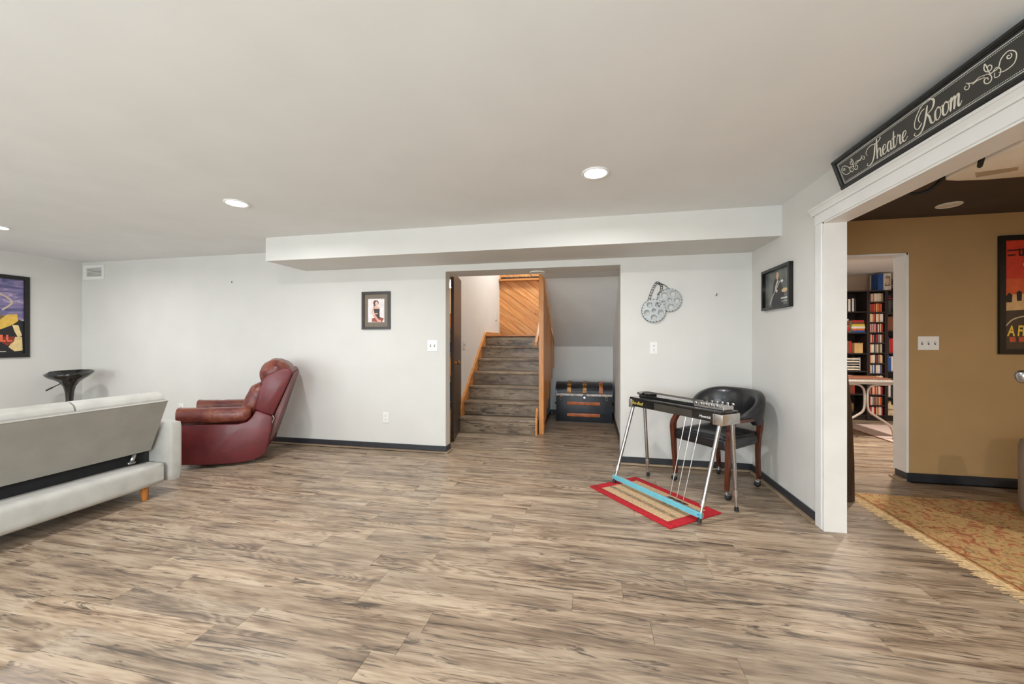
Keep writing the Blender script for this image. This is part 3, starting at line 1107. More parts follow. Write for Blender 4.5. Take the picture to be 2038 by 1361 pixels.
# dim concert picture on the right wall
t = framed('framed_picture', 'black framed dark concert picture on the right wall below the soffit', 'picture', 0.475, 0.33, 0.022, (RW, 3.43, 1.617), R(-90), 0.030)
tq = NT('stage_haze')
tq.l(tq.ramp(tq.noise(tq.obj(), 5, 4, 0.6, 0.6), [(0.3, rgb(70, 74, 72)), (0.55, rgb(104, 108, 104)), (0.75, rgb(146, 136, 118))]), tq.b.inputs['Base Color'])
tq.b.inputs['Roughness'].default_value = 0.25
art(t, 'print', [
    (tq.m, [(-0.215, -0.143), (0.215, -0.143), (0.215, 0.143), (-0.215, 0.143)]),
    ((44, 42, 44), [(-0.10, -0.143), (0.09, -0.143), (0.11, -0.06), (0.06, 0.03), (0.02, 0.09), (-0.05, 0.07), (-0.08, -0.02)]),
    ((214, 170, 132), ell(0.0, 0.095, 0.022, 0.03)),
    ((206, 190, 176), stroke([(0.01, 0.06), (-0.03, 0.0), (0.0, -0.03)], 0.022)),
    ((214, 206, 196), stroke([(-0.13, -0.12), (-0.06, -0.04), (0.0, 0.01), (0.04, 0.05)], 0.008)),
    ((235, 232, 228), ell(0.075, 0.045, 0.022, 0.010)),
    ((216, 186, 138), ell(0.12, -0.03, 0.05, 0.016)),
    ((206, 202, 196), [(0.06, -0.095), (0.19, -0.095), (0.19, -0.083), (0.06, -0.083)]),
    ((190, 186, 180), [(0.07, -0.115), (0.185, -0.115), (0.185, -0.109), (0.07, -0.109)]),
])
# red desert poster on the tan wall (generic stand-in)
t = framed('framed_poster', 'black framed poster with red sky over brown ground on the tan wall', 'poster', 0.68, 0.968, 0.040, (3.61, BW, 1.575), 0, 0.022)
art(t, 'print', [
    ((206, 62, 40), [(-0.30, -0.444), (0.30, -0.444), (0.30, 0.444), (-0.30, 0.444)]),
    ((214, 92, 48), [(-0.30, 0.0), (0.30, 0.0), (0.30, 0.16), (-0.30, 0.13)]),
    ((220, 176, 122), [(-0.30, -0.20), (0.30, -0.20), (0.30, 0.035), (-0.30, 0.0)]),
    ((72, 58, 44), [(-0.30, -0.444), (0.30, -0.444), (0.30, -0.10), (0.05, -0.07), (-0.12, -0.12), (-0.30, -0.13)]),
    ((196, 176, 142), stroke([(-0.30, -0.27), (-0.24, -0.20), (-0.14, -0.17), (0.0, -0.15)], 0.010)),
    ((226, 200, 160), ell(-0.125, 0.245, 0.05, 0.032)),
    ((38, 30, 28), [(-0.285, -0.06), (-0.27, -0.06), (-0.25, -0.06), (-0.245, 0.0), (-0.268, 0.02), (-0.288, -0.01)]),
    ((38, 30, 28), [(-0.215, -0.05), (-0.185, -0.05), (-0.182, 0.02), (-0.20, 0.035), (-0.218, 0.02)]),
    ((92, 26, 22), [(-0.28, 0.355), (-0.10, 0.365), (-0.10, 0.375), (-0.28, 0.37)]),
    ((44, 22, 20), [(-0.275, 0.315), (-0.225, 0.32), (-0.225, 0.33), (-0.275, 0.33)]),
    ((196, 84, 48), [(-0.265, -0.385), (-0.225, -0.385), (-0.225, -0.345), (-0.265, -0.345)]),
    ((196, 84, 48), [(-0.205, -0.385), (-0.15, -0.385), (-0.15, -0.345), (-0.205, -0.345)]),
])
letters('A FIS', 0.118, t, -0.281, -0.0088, -0.334, mat('poster_gold', rgb(240, 196, 76), 0.5), 0.12, 0.003, 0.95).scale.x = 0.60
letters('LEE', 0.080, t, -0.206, -0.0088, 0.318, mat('poster_black', rgb(36, 22, 20), 0.5), 0, 0.003, 0.9).scale.x = 0.66

# ------------------------------------------------------------------ grey futon sofa (seen from behind)
FAB = mat('grey_velvet', rgb(186, 184, 178), 0.85, 0, 9, 0.10, 0.15, spec=0.2, bscale=160)
FAB2 = mat('grey_back_cloth', rgb(160, 157, 150), 0.9, 0, 7, 0.06, 0.12, spec=0.15, bscale=200)
BLK = mat('black_dust_cloth', rgb(34, 34, 35), 0.9)
LEGW = wood_mat('honey_wood', rgb(150, 88, 34), rgb(182, 112, 48), rgb(204, 134, 66), 'Z', 0.35, False)
sofa = thing('futon_sofa', 'light grey click-clack futon sofa seen from behind at the left', 'sofa', (-3.62, 1.55, 0))
SO = Matrix.Translation((3.62, -1.55, 0))


def smb():
    m_ = MB()
    m_.x = SO
    return m_


YS0, YS1 = 0.72, 2.40                     # between the arms
smb().pillow((-3.328, 1.56, 0.182), (0.196, 1.70, 0.164), 0.03, 0.003, 8).build('base', FAB, sofa, 50)
smb().box((-3.76, 1.56, 0.165), (0.52, 1.70, 0.11), None, 0.015, 2).build('seat_frame', FAB2, sofa, 40)
for yy in (1.135, 1.985):
    smb().pillow((-3.79, yy, 0.325), (0.60, 0.838, 0.20), 0.06, 0.015, 8).build('seat_cushion', FAB, sofa, 60)
smb().bb(-3.44, -3.425, YS0 - 0.02, YS1 + 0.03, 0.12, 0.352).build('dust_panel', BLK, sofa)
# backrest: flat rear cloth, thick cushions in front
back = smb().prism([(-3.362, 0.347), (-3.192, 0.738), (-3.215, 0.752), (-3.39, 0.357)], YS0, YS1, 'Y', 0.004, 1).build('backrest', FAB2, sofa)
for (a_, b_) in ((YS0, 1.868), (1.874, YS1 + 0.0)):
    nn = 10
    m_ = MB()
    m_.x = SO
    prof = [(-3.395, 0.357), (-3.222, 0.750), (-3.235, 0.785), (-3.275, 0.808), (-3.325, 0.806), (-3.375, 0.775), (-3.415, 0.68), (-3.50, 0.46), (-3.545, 0.38), (-3.50, 0.355)]
    m_.prism(prof, a_, b_, 'Y', 0.010, 3)
    m_.build('back_cushion', FAB, back, 60)
smb().tube([(-3.190, YS0, 0.741), (-3.190, YS1, 0.741)], 0.004, 6).build('piping', FAB, back)
for yy in (2.30, 0.82):
    m_ = smb()
    m_.tube([(-3.43, yy, 0.27), (-3.40, yy, 0.30), (-3.41, yy + 0.02, 0.34)], 0.014, 8, 3)
    m_.box((-3.43, yy, 0.275), (0.06, 0.05, 0.02), None, 0.004, 1)
    m_.build('hinge', STEEL, sofa, 40)
for yy in (2.488, 0.625):
    ar = smb()
    ar.pillow((-3.655, yy, 0.33), (0.85, 0.108, 0.47), 0.03, 0.004, 8)
    ar.build('armrest', FAB, sofa, 60)
for xx in (-3.30, -3.98):
    for yy in (2.31, 0.82):
        smb().cyl((xx, yy, 0.105), (xx + (0.003 if xx > -3.6 else -0.003), yy + (0.003 if yy > 1.5 else -0.003), 0.0), 0.027, 0.019, 14).build('leg', LEGW, sofa, 40)

# ------------------------------------------------------------------ black swivel bar stool
stl = thing('bar_stool', 'glossy black swivel bar stool in the corner behind the futon', 'stool', (-6.24, 3.56, 0), R(20))
seat = MB()
prof = [(0.030, 0.40), (0.034, 0.50), (0.040, 0.58), (0.054, 0.65), (0.085, 0.700), (0.135, 0.735), (0.185, 0.765), (0.212, 0.795), (0.218, 0.812), (0.214, 0.818),
        (0.205, 0.812), (0.175, 0.782), (0.12, 0.760), (0.0, 0.752)]
seat.lathe(prof, 40)
for v in seat.bm.verts:
    r_ = math.hypot(v.co.x, v.co.y)
    if v.co.z > 0.70:
        v.co.z += 0.06 * (v.co.y) * (r_ / 0.21) + 0.012 * (r_ / 0.21) ** 2 * (1 if v.co.y > 0 else -0.3)
        v.co.y *= 0.92
seat.build('seat', BLACKP, stl, 60)
MB().lathe([(0.021, 0.06), (0.021, 0.41)], 20).build('gas_column', CHROME, stl, 40)
MB().lathe([(0.205, 0.0), (0.205, 0.008), (0.19, 0.018), (0.08, 0.035), (0.035, 0.07), (0.030, 0.20), (0.026, 0.21), (0, 0.21)], 36).build('base', CHROME, stl, 50)
MB().tube([(0.03, 0, 0.25), (0.10, -0.05, 0.25), (0.12, -0.13, 0.25), (0.0, -0.20, 0.25), (-0.12, -0.13, 0.25), (-0.10, -0.05, 0.25), (-0.03, 0, 0.25)], 0.009, 8, 5).build('footrest', CHROME, stl, 50)
MB().tube([(-0.045, -0.02, 0.705), (-0.075, -0.05, 0.675), (-0.135, -0.10, 0.625)], 0.005, 7).build('lever', BLACKP, stl, 50)
MB().tube([(-0.105, -0.075, 0.65), (-0.15, -0.112, 0.612)], 0.008, 8).build('lever_grip', RUBBER, stl, 50)

# ------------------------------------------------------------------ burgundy leather recliner
LEA = mat('burgundy_leather', rgb(104, 38, 42), 0.42, 0, 8, 0.20, 0.10, coat=0.05, bscale=60)
lb_ = NT('worn_brown_leather')
v_ = lb_.obj()
lb_.l(lb_.ramp(lb_.noise(v_, 7, 4, 0.6, 0.8), [(0.30, rgb(84, 32, 32)), (0.50, rgb(108, 48, 40)), (0.64, rgb(128, 70, 50)), (0.76, rgb(150, 104, 76))]), lb_.b.inputs['Base Color'])
lb_.b.inputs['Roughness'].default_value = 0.36
lb_.b.inputs['Coat Weight'].default_value = 0.1
lb_.bump(lb_.noise(lb_.scaled(v_, (14, 9, 26)), 1.6, 4, 0.6, 1.2), 0.35, 0.012)
LEB = lb_.m
rc = thing('recliner', 'burgundy leather rocker recliner against the back wall', 'recliner', (-3.318, 3.154, 0), R(35))
RWD = 0.66
side = [(-0.50, 0.060), (-0.30, 0.036), (-0.05, 0.024), (0.08, 0.034), (0.15, 0.058), (0.195, 0.095), (0.215, 0.16), (0.243, 0.30), (0.258, 0.44),
        (0.235, 0.462), (0.12, 0.515), (0.085, 0.46), (0.045, 0.415), (-0.03, 0.40), (-0.50, 0.43)]
for nm, (a_, b_) in (('side_panel', (0.0, 0.05)), ('side_panel', (RWD - 0.05, RWD))):
    MB().prism(side, a_, b_, 'Y', 0.008, 2).build(nm, LEA, rc, 50)
MB().prism([(-0.48, 0.07), (0.14, 0.05), (0.20, 0.12), (0.22, 0.30), (-0.48, 0.30)], 0.052, RWD - 0.052, 'Y', 0.006, 1).build('body', LEA, rc, 40)
MB().bb(-0.30, 0.10, 0.10, 0.56, 0.0, 0.035, 0.004, 1).build('rocker_base', DARKDOOR, rc)
for yc in (0.055, RWD - 0.055):
    m_ = MB()
    # padded arm: gathered at the rear end, rounded at the front
    pts = [(-0.50, 0.510), (-0.47, 0.503), (-0.30, 0.495), (-0.10, 0.487), (0.02, 0.487), (0.075, 0.50)]
    P = catmull([Vector((p[0], 0, p[1])) for p in pts], 5)
    rings = []
    for i, p in enumerate(P):
        f = i / (len(P) - 1)
        e = min(1, (0.45 + 7.0 * f)) if f < 0.08 else (1 - 0.45 * max(0, (f - 0.82) / 0.18))
        seam = 1 - 0.05 * (math.exp(-((f - 0.40) / 0.015) ** 2) + math.exp(-((f - 0.72) / 0.015) ** 2))
        wy, wz = 0.085 * e * seam, 0.072 * e * seam
        ring = []
        for k_ in range(16):
            an = 6.28318 * k_ / 16
            cy, cz = math.cos(an), math.sin(an)
            cy = math.copysign(abs(cy) ** 0.7, cy)
            cz = math.copysign(abs(cz) ** 0.7, cz)
            wrk = 1 + 0.03 * math.sin(an * 5 + f * 30) * max(0, (f - 0.6) / 0.4)
            ring.append(m_.bm.verts.new((p.x, yc + cy * wy * wrk, p.z + cz * wz * wrk)))
        rings.append(ring)
    for a_, b_ in zip(rings, rings[1:]):
        for k_ in range(16):
            m_.bm.faces.new((a_[k_], a_[(k_ + 1) % 16], b_[(k_ + 1) % 16], b_[k_]))
    m_.bm.faces.new(rings[0])
    m_.bm.faces.new(rings[-1][::-1])
    m_.build('armrest', LEB, rc, 60)
MB().pillow((-0.19, RWD / 2, 0.355), (0.60, 0.44, 0.15), 0.06, 0.02, 8, None, 0.002, 3).build('seat_cushion', LEB, rc, 70)
MB().pillow((-0.505, RWD / 2, 0.25), (0.07, 0.46, 0.30), 0.03, 0.012, 8).build('footrest', LEB, rc, 70)
bk = MB().prism([(0.105, 0.525), (0.155, 0.49), (0.255, 0.450), (0.40, 0.80), (0.432, 0.885), (0.405, 0.915), (0.34, 0.918), (0.28, 0.90), (0.205, 0.855), (0.165, 0.80), (0.145, 0.70)],
                0.035, RWD - 0.06, 'Y', 0.012, 2).build('backrest', LEA, rc, 50)
MB().pillow((0.262, RWD / 2 - 0.012, 0.868), (0.26, 0.50, 0.25), 0.11, 0.02, 16, Matrix.Rotation(R(-24), 4, 'Y'), 0.006, 5).build('head_cushion', LEB, bk, 70)
MB().pillow((0.085, RWD / 2 - 0.012, 0.60), (0.16, 0.46, 0.34), 0.07, 0.02, 10, Matrix.Rotation(R(22), 4, 'Y'), 0.004, 7).build('lumbar_cushion', LEB, bk, 70)
MB().prism([(0.262, 0.445), (0.435, 0.875), (0.442, 0.87), (0.30, 0.40), (0.235, 0.20), (0.225, 0.22)], 0.07, RWD - 0.09, 'Y', 0.002, 1).build('rear_cover', mat('faded_leather', rgb(120, 78, 76), 0.5, 0, 10, 0.15), bk, 40)
MB().tube([(0.255, 0.03, 0.455), (0.268, 0.028, 0.43), (0.25, 0.028, 0.38)], 0.007, 6).build('hinge', STEEL, rc, 40)

# ------------------------------------------------------------------ old trunk
TRB = mat('worn_black_canvas', rgb(38, 42, 48), 0.42, 0, 7, 0.45, 0.25, bscale=30)
TRM = mat('dark_tin', rgb(62, 68, 80), 0.3, 0.7, 12, 0.5)
COP = mat('copper_slat', rgb(196, 108, 60), 0.45, 0, 14, 0.25)
BRS = mat('old_brass', rgb(150, 106, 56), 0.4, 0.6, 30, 0.5)
tr = thing('steamer_trunk', 'old black domed steamer trunk with copper slats under the sloping stair', 'trunk', (-0.117, 6.04, 0))
TW, TD, TH = 0.81, 0.44, 0.405
MB().bb(-TW / 2, TW / 2, -TD / 2, TD / 2, 0.012, TH, 0.006, 2).build('body', TRB, tr, 40)
MB().bb(-TW / 2 + 0.01, TW / 2 - 0.01, -TD / 2 + 0.01, TD / 2 - 0.01, 0.0, 0.014).build('bottom_rail', DARKDOOR, tr)
dome = [(-TD / 2, TH + 0.004), (-TD / 2, TH + 0.05)]
for i in range(1, 10):
    a_ = math.pi * i / 10
    dome.append((-TD / 2 * math.cos(a_) * 1.0, TH + 0.05 + 0.125 * math.sin(a_) ** 0.75))
dome += [(TD / 2, TH + 0.05), (TD / 2, TH + 0.004)]
lid = MB().prism(dome, -TW / 2, TW / 2, 'X', 0.005, 1).build('lid', TRB, tr, 40)
MB().bb(-TW / 2 - 0.002, TW / 2 + 0.002, -TD / 2 - 0.005, -TD / 2 + 0.002, TH - 0.012, TH + 0.022, 0.002, 1).build('metal_band', mat('scuffed_tin', rgb(150, 140, 134), 0.4, 0.6, 25, 0.55), lid)
for sx in (-TW / 2, TW / 2):
    MB().prism([(p[0] * 1.012, TH + (p[1] - TH) * 1.03) for p in dome], sx - 0.012, sx + 0.012, 'X').build('edge_band', TRM, lid, 40)
for sx in (-0.215, 0.012, 0.245):
    q = MB()
    outer = [(-TD / 2 - 0.012, TH + 0.035)] + [(-TD / 2 * math.cos(math.pi * i / 10) * 1.03, TH + 0.052 + 0.137 * math.sin(math.pi * i / 10) ** 0.75) for i in range(0, 11)]
    inner = [(p[0] * 0.96, p[1] - 0.012) for p in outer]
    q.prism(outer + inner[::-1], sx - 0.026, sx + 0.026, 'X')
    cl_ = q.build('strap', COP if sx > 0.1 else BRS, lid)
    MB().box((sx, -TD / 2 + 0.035, TH + 0.155), (0.066, 0.03, 0.02), Matrix.Rotation(R(40), 4, 'X'), 0.003, 1).build('clasp', BRS, cl_)
for z in (0.115, 0.285):
    MB().bb(-0.245, 0.235, -TD / 2 - 0.013, -TD / 2, z - 0.024, z + 0.024, 0.004, 2).build('slat', COP, tr, 40)
lk = MB()
lk.box((0.012, -TD / 2 - 0.008, TH - 0.035), (0.055, 0.012, 0.075), None, 0.004, 1)
lk.build('lock_plate', TRM, tr)
MB().lathe([(0.024, 0), (0.024, 0.004), (0.012, 0.009), (0, 0.009)], 16, (0.012, -TD / 2 - 0.013, TH - 0.04), Matrix.Rotation(R(90), 4, 'X')).build('lock', STEEL, tr, 40)
for sx in (-0.335, 0.325):
    MB().tube([(sx + 0.016 * math.cos(k_ * 0.5236), -TD / 2 - 0.006, TH - 0.045 + 0.028 * math.sin(k_ * 0.5236)) for k_ in range(12)], 0.004, 6, 0, True).build('ring', STEEL, tr, 40)
    MB().bb(sx - 0.012, sx + 0.012, -TD / 2 - 0.006, -TD / 2, TH - 0.03, TH - 0.005).build('hasp', BRS, tr)
for sx in (-1, 1):
    MB().tube([(sx * (TW / 2 + 0.004), -0.07, 0.27), (sx * (TW / 2 + 0.025), -0.05, 0.25), (sx * (TW / 2 + 0.025), 0.05, 0.25), (sx * (TW / 2 + 0.004), 0.07, 0.27)], 0.010, 6, 3).build('handle', TRB, tr, 50)

# ------------------------------------------------------------------ little red mat under the steel guitar
SGO, SGA = (0.182, 3.372, 0), math.atan2(-0.783, 0.622)
rug = thing('floor_mat', 'small tan floor mat with red border under the steel guitar', 'mat', (SGO[0], SGO[1], 0), SGA)
RED = mat('red_binding', rgb(178, 22, 34), 0.9, 0, 60, 0.2, 0.4, bscale=220)
weave = NT('speckled_weave')
vv = weave.obj()
cc = weave.ramp(weave.noise(vv, 140, 2, 0.6), [(0.34, rgb(96, 66, 44)), (0.42, rgb(196, 160, 120)), (0.62, rgb(224, 192, 152)), (0.72, rgb(178, 132, 96))])
st_ = weave.n('ShaderNodeSeparateXYZ')
weave.l(vv, st_.inputs[0])
gx = weave.math('ABSOLUTE', weave.math('ADD', st_.outputs[1], 0.075))
ff = weave.ramp(gx, [(0.010, (1, 1, 1, 1)), (0.030, (0, 0, 0, 1))])
cc = weave.mix(weave.math('MULTIPLY', ff, weave.noise(vv, 30, 3)), cc, rgb(60, 38, 22))
weave.l(cc, weave.b.inputs['Base Color'])
weave.b.inputs['Roughness'].default_value = 0.95
weave.bump(weave.noise(vv, 240, 2), 0.5, 0.004)
x0, x1, y0, y1 = -0.03, 0.78, -0.232, 0.272
MB().bb(x0 + 0.05, x1 - 0.05, y0 + 0.05, y1 - 0.05, 0.0005, 0.0075).build('weave', weave.m, rug)
for (a_, b_, c_, d_) in ((x0, x1, y0, y0 + 0.062), (x0, x1, y1 - 0.062, y1)):
    MB().bb(a_, b_, c_, d_, 0.0005, 0.0095, 0.003, 2).build('border', RED, rug, 40)
for (a_, b_, c_, d_) in ((x0, x0 + 0.075, y0 + 0.062, y1 - 0.062), (x1 - 0.075, x1, y0 + 0.062, y1 - 0.062)):
    MB().bb(a_, b_, c_, d_, 0.0005, 0.0095, 0.003, 2).build('border', RED, rug, 40)

# ------------------------------------------------------------------ pedal steel guitar
sg = thing('pedal_steel_guitar', 'black pedal steel guitar on four chrome legs with blue pedal bar', 'steel guitar', SGO, SGA)
DKL = mat('black_lacquer', rgb(30, 30, 29), 0.14, 0, 10, 0.15, coat=0.5)
GRP = mat('dark_panel', rgb(62, 58, 52), 0.3, 0, 10, 0.15)
MZ0, MZ1 = 0.645, 0.708
YF, YB = 0.175, 0.35
front = MB().bb(0.0, 0.85, YF, YF + 0.018, MZ0, MZ1, 0.002, 1).build('front_panel', DKL, sg)
MB().bb(0.27, 0.62, YF - 0.003, YF, MZ0 + 0.004, MZ1 - 0.006, 0.001, 1).build('inset_panel', GRP, front)
MB().bb(0.0, 0.85, YB - 0.018, YB, MZ0, MZ1, 0.002, 1).build('rear_panel', DKL, sg)
MB().bb(0.005, 0.845, YF - 0.006, YB + 0.004, MZ1, MZ1 + 0.014, 0.003, 2).build('deck', DKL, sg, 40)
nk = MB().bb(0.05, 0.72, YF + 0.055, YB - 0.03, MZ1 + 0.014, MZ1 + 0.034, 0.003, 1).build('neck', DKL, sg)
for i in range(22):
    fx = 0.66 - 0.60 * (1 - 0.5 ** (i / 12))
    MB().bb(fx, fx + 0.0015, YF + 0.058, YB - 0.033, MZ1 + 0.034, MZ1 + 0.0346).build('fret_line', WHITEP, nk)
MB().bb(0.035, 0.085, YF + 0.05, YB - 0.025, MZ1 + 0.034, MZ1 + 0.055, 0.004, 2).build('changer', CHROME, sg, 40)
MB().bb(0.105, 0.165, YF + 0.055, YB - 0.03, MZ1 + 0.034, MZ1 + 0.052, 0.003, 2).build('pickup', BLACKP, sg, 40)
for xx in (-0.004, 0.79):
    pass
MB().bb(-0.006, 0.03, YF - 0.006, YB + 0.006, MZ0 - 0.012, MZ1 - 0.004, 0.003, 2).build('end_plate', STEEL, sg, 40)
ep = MB().bb(0.785, 0.858, YF - 0.006, YB + 0.006, MZ0 - 0.014, MZ1 - 0.004, 0.003, 2).build('end_plate', STEEL, sg, 40)
for zz in (MZ0 + 0.004, MZ1 - 0.016):
    MB().lathe([(0.004, 0), (0.003, 0.002), (0, 0.002)], 8, (0.80, YF - 0.006, zz), Matrix.Rotation(R(90), 4, 'X')).build('screw', SLOT, ep)
kh = MB()
kh.bb(0.60, 0.83, YF + 0.045, YB - 0.02, MZ1 + 0.016, MZ1 + 0.040, 0.003, 1)
kh = kh.build('key_head', STEEL, sg)
MB().bb(0.585, 0.60, YF + 0.05, YB - 0.025, MZ1 + 0.036, MZ1 + 0.052, 0.002, 1).build('nut_roller', CHROME, sg)
for i in range(5):
    for s_, yy in ((-1, YF + 0.045), (1, YB - 0.02)):
        kx = 0.635 + i * 0.04 + (0.015 if s_ > 0 else 0)
        q = MB()
        q.cyl((kx, yy - s_ * 0.012, MZ1 + 0.03), (kx, yy + s_ * 0.014, MZ1 + 0.042), 0.0035, None, 6)
        ky = q.build('tuning_key', CHROME, kh, 40)
        MB().pillow((kx, yy + s_ * 0.022, MZ1 + 0.048), (0.020, 0.010, 0.020), 0.0045, 0, 2).build('key_button', CHROME, ky, 60)
        MB().cyl((kx, yy - s_ * 0.03, MZ1 + 0.040), (kx, yy - s_ * 0.03, MZ1 + 0.056), 0.005, None, 8).build('post', CHROME, ky, 40)
for i in range(10):
    yy = YF + 0.062 + i * 0.0088
    MB().tube([(0.06, yy, MZ1 + 0.057), (0.592, yy, MZ1 + 0.053)], 0.0007, 4).build('string', CHROME, sg)


def leg(x, y0_, x1_, y1_, bar=False):
    top = Vector((x1_, y1_, MZ0 - 0.004))
    foot = Vector((x, y0_, 0.010))
    dirv = (foot - top).normalized()
    Lg = (foot - top).length
    a = MB().tube([top, top + dirv * (Lg - 0.13)], 0.0135, 14).build('leg', CHROME, sg, 40)
    MB().tube([top + dirv * (Lg - 0.145), top + dirv * (Lg - 0.105)], 0.017, 12).build('collar', STEEL, a, 40)
    MB().tube([top + dirv * (Lg - 0.105), top + dirv * (Lg - 0.02)], 0.0085, 10).build('leg_extension', STEEL, a, 40)
    MB().tube([top + dirv * (Lg - 0.03), foot], [0.012, 0.016], 12).build('rubber_tip', RUBBER, a, 40)
    return a


leg(0.0, 0.0, 0.012, 0.205)
leg(0.81, 0.0, 0.815, 0.205)
leg(0.0, 0.39, 0.012, 0.335)
leg(0.81, 0.39, 0.815, 0.335)
BLUE = mat('light_blue_enamel', rgb(108, 188, 206), 0.35, 0, 30, 0.06)
MB().bb(-0.02, 0.825, -0.006, 0.012, 0.038, 0.078, 0.002, 1).x
pb = MB().box((0.402, 0.008, 0.054), (0.845, 0.014, 0.036), None, 0.002, 1).build('pedal_bar', BLUE, sg)
MB().bb(-0.022, 0.826, 0.014, 0.026, 0.040, 0.072, 0.001, 1).build('bar_channel', STEEL, pb)
for bx, tx in ((0.484, 0.545), (0.542, 0.605), (0.597, 0.67)):
    MB().tube([(tx, YF + 0.03, MZ0 + 0.004), (bx, 0.105, 0.040)], 0.0028, 6).build('pedal_rod', STEEL, sg, 40)
    q = MB()
    q.prism([(0.02, 0.036), (0.06, 0.046), (0.11, 0.042), (0.145, 0.028), (0.146, 0.020), (0.11, 0.033), (0.06, 0.036), (0.02, 0.028)], bx - 0.016, bx + 0.016, 'X', 0.002, 1)
    q.build('pedal', mat('dark_pedal', rgb(58, 52, 48), 0.3, 0.5), sg, 40)
GOLD = mat('gold_decal', rgb(222, 196, 92), 0.4)
letters('Sho-Bud', 0.040, sg, 0.022, YF - 0.0066, MZ0 + 0.020, GOLD, 0.35, 0.0, 0.95)
letters('Maverick', 0.026, sg, 0.675, YF - 0.0006, MZ0 + 0.018, WHITEP, 0.4, 0.0, 0.95)
for k_ in range(2):
    MB().lathe([(0.004, 0), (0.003, 0.001), (0, 0.001)], 8, (0.80 + 0.01 * k_, 0.001, 0.058), Matrix.Rotation(R(90), 4, 'X')).build('rivet', SLOT, pb)

# ------------------------------------------------------------------ captain's chair on casters
BLL = mat('black_leather', rgb(30, 30, 33), 0.30, 0, 12, 0.15, 0.08, coat=0.15, bscale=70)
WAL = wood_mat('walnut_stain', rgb(62, 28, 18), rgb(90, 43, 27), rgb(118, 60, 38), 'Z', 0.25, False, coat=0.3)
ch = thing('captains_chair', 'black leather captain\'s chair with walnut legs on casters in the corner', 'chair', (1.035, 3.515, 0), R(-51.7))
# seat
sq = MB()
poly = [(-0.235, -0.25), (0.235, -0.25), (0.245, -0.20), (0.205, 0.20), (0.16, 0.235), (-0.16, 0.235), (-0.205, 0.20), (-0.245, -0.20)]
sq.prism(poly, 0.365, 0.455, 'Z', 0.022, 3)
st2 = sq.build('seat', BLL, ch, 50)
MB().pillow((0, -0.01, 0.452), (0.40, 0.42, 0.05), 0.024, 0.012, 8).build('seat_crown', BLL, st2, 70)
for sx in (-1, 1):
    # front leg runs up past the seat and bends into the arm post
    pts = [(sx * 0.232, -0.238, 0.070), (sx * 0.244, -0.242, 0.25), (sx * 0.252, -0.242, 0.40), (sx * 0.258, -0.236, 0.50), (sx * 0.250, -0.205, 0.56), (sx * 0.255, -0.175, 0.598)]
    P = catmull([Vector(p) for p in pts], 4)
    m_ = MB()
    rings = []
    for i, p in enumerate(P):
        f = i / (len(P) - 1)
        h_ = 0.0125 + 0.007 * min(1, f * 2.2)
        rings.append([m_.bm.verts.new((p.x + a_ * h_, p.y + b_ * h_, p.z)) for a_, b_ in ((-1, -1), (1, -1), (1, 1), (-1, 1))])
    for a_, b_ in zip(rings, rings[1:]):
        for k_ in range(4):
            m_.bm.faces.new((a_[k_], a_[(k_ + 1) % 4], b_[(k_ + 1) % 4], b_[k_]))
    m_.bm.faces.new(rings[0])
    m_.bm.faces.new(rings[-1][::-1])
    m_.build('leg', WAL, ch)
    pts = [(sx * 0.178, 0.250, 0.070), (sx * 0.178, 0.235, 0.25), (sx * 0.190, 0.222, 0.40), (sx * 0.215, 0.20, 0.50), (sx * 0.235, 0.17, 0.575)]
    P = catmull([Vector(p) for p in pts], 4)
    m_ = MB()
    rings = []
    for i, p in enumerate(P):
        h_ = 0.013 + 0.006 * i / len(P)
        rings.append([m_.bm.verts.new((p.x + a_ * h_, p.y + b_ * h_, p.z)) for a_, b_ in ((-1, -1), (1, -1), (1, 1), (-1, 1))])
    for a_, b_ in zip(rings, rings[1:]):
        for k_ in range(4):
            m_.bm.faces.new((a_[k_], a_[(k_ + 1) % 4], b_[(k_ + 1) % 4], b_[k_]))
    m_.bm.faces.new(rings[0])
    m_.bm.faces.new(rings[-1][::-1])
    m_.build('leg', WAL, ch)
    for (cx, cy) in ((sx * 0.232, -0.238), (sx * 0.178, 0.250)):
        ca = rnd.uniform(0, 6.28)
        ox, oy = 0.012 * math.cos(ca), 0.012 * math.sin(ca)
        q = MB()
        q.cyl((cx, cy, 0.052), (cx, cy, 0.078), 0.010, None, 10)
        q.pillow((cx + ox * 0.5, cy + oy * 0.5, 0.046), (0.040, 0.040, 0.018), 0.008, 0, 2)
        cs = q.build('caster', CHROME, ch, 40)
        q = MB()
        q.x = Matrix.Translation((cx + ox, cy + oy, 0.0252)) @ Matrix.Rotation(ca, 4, 'Z') @ Matrix.Rotation(R(90), 4, 'X')
        q.lathe([(0.0, -0.016), (0.016, -0.015), (0.024, -0.008), (0.025, 0), (0.024, 0.008), (0.016, 0.015), (0, 0.016)], 18)
        q.build('wheel', RUBBER, cs, 50)

# arm rail (wood) under a padded barrel back


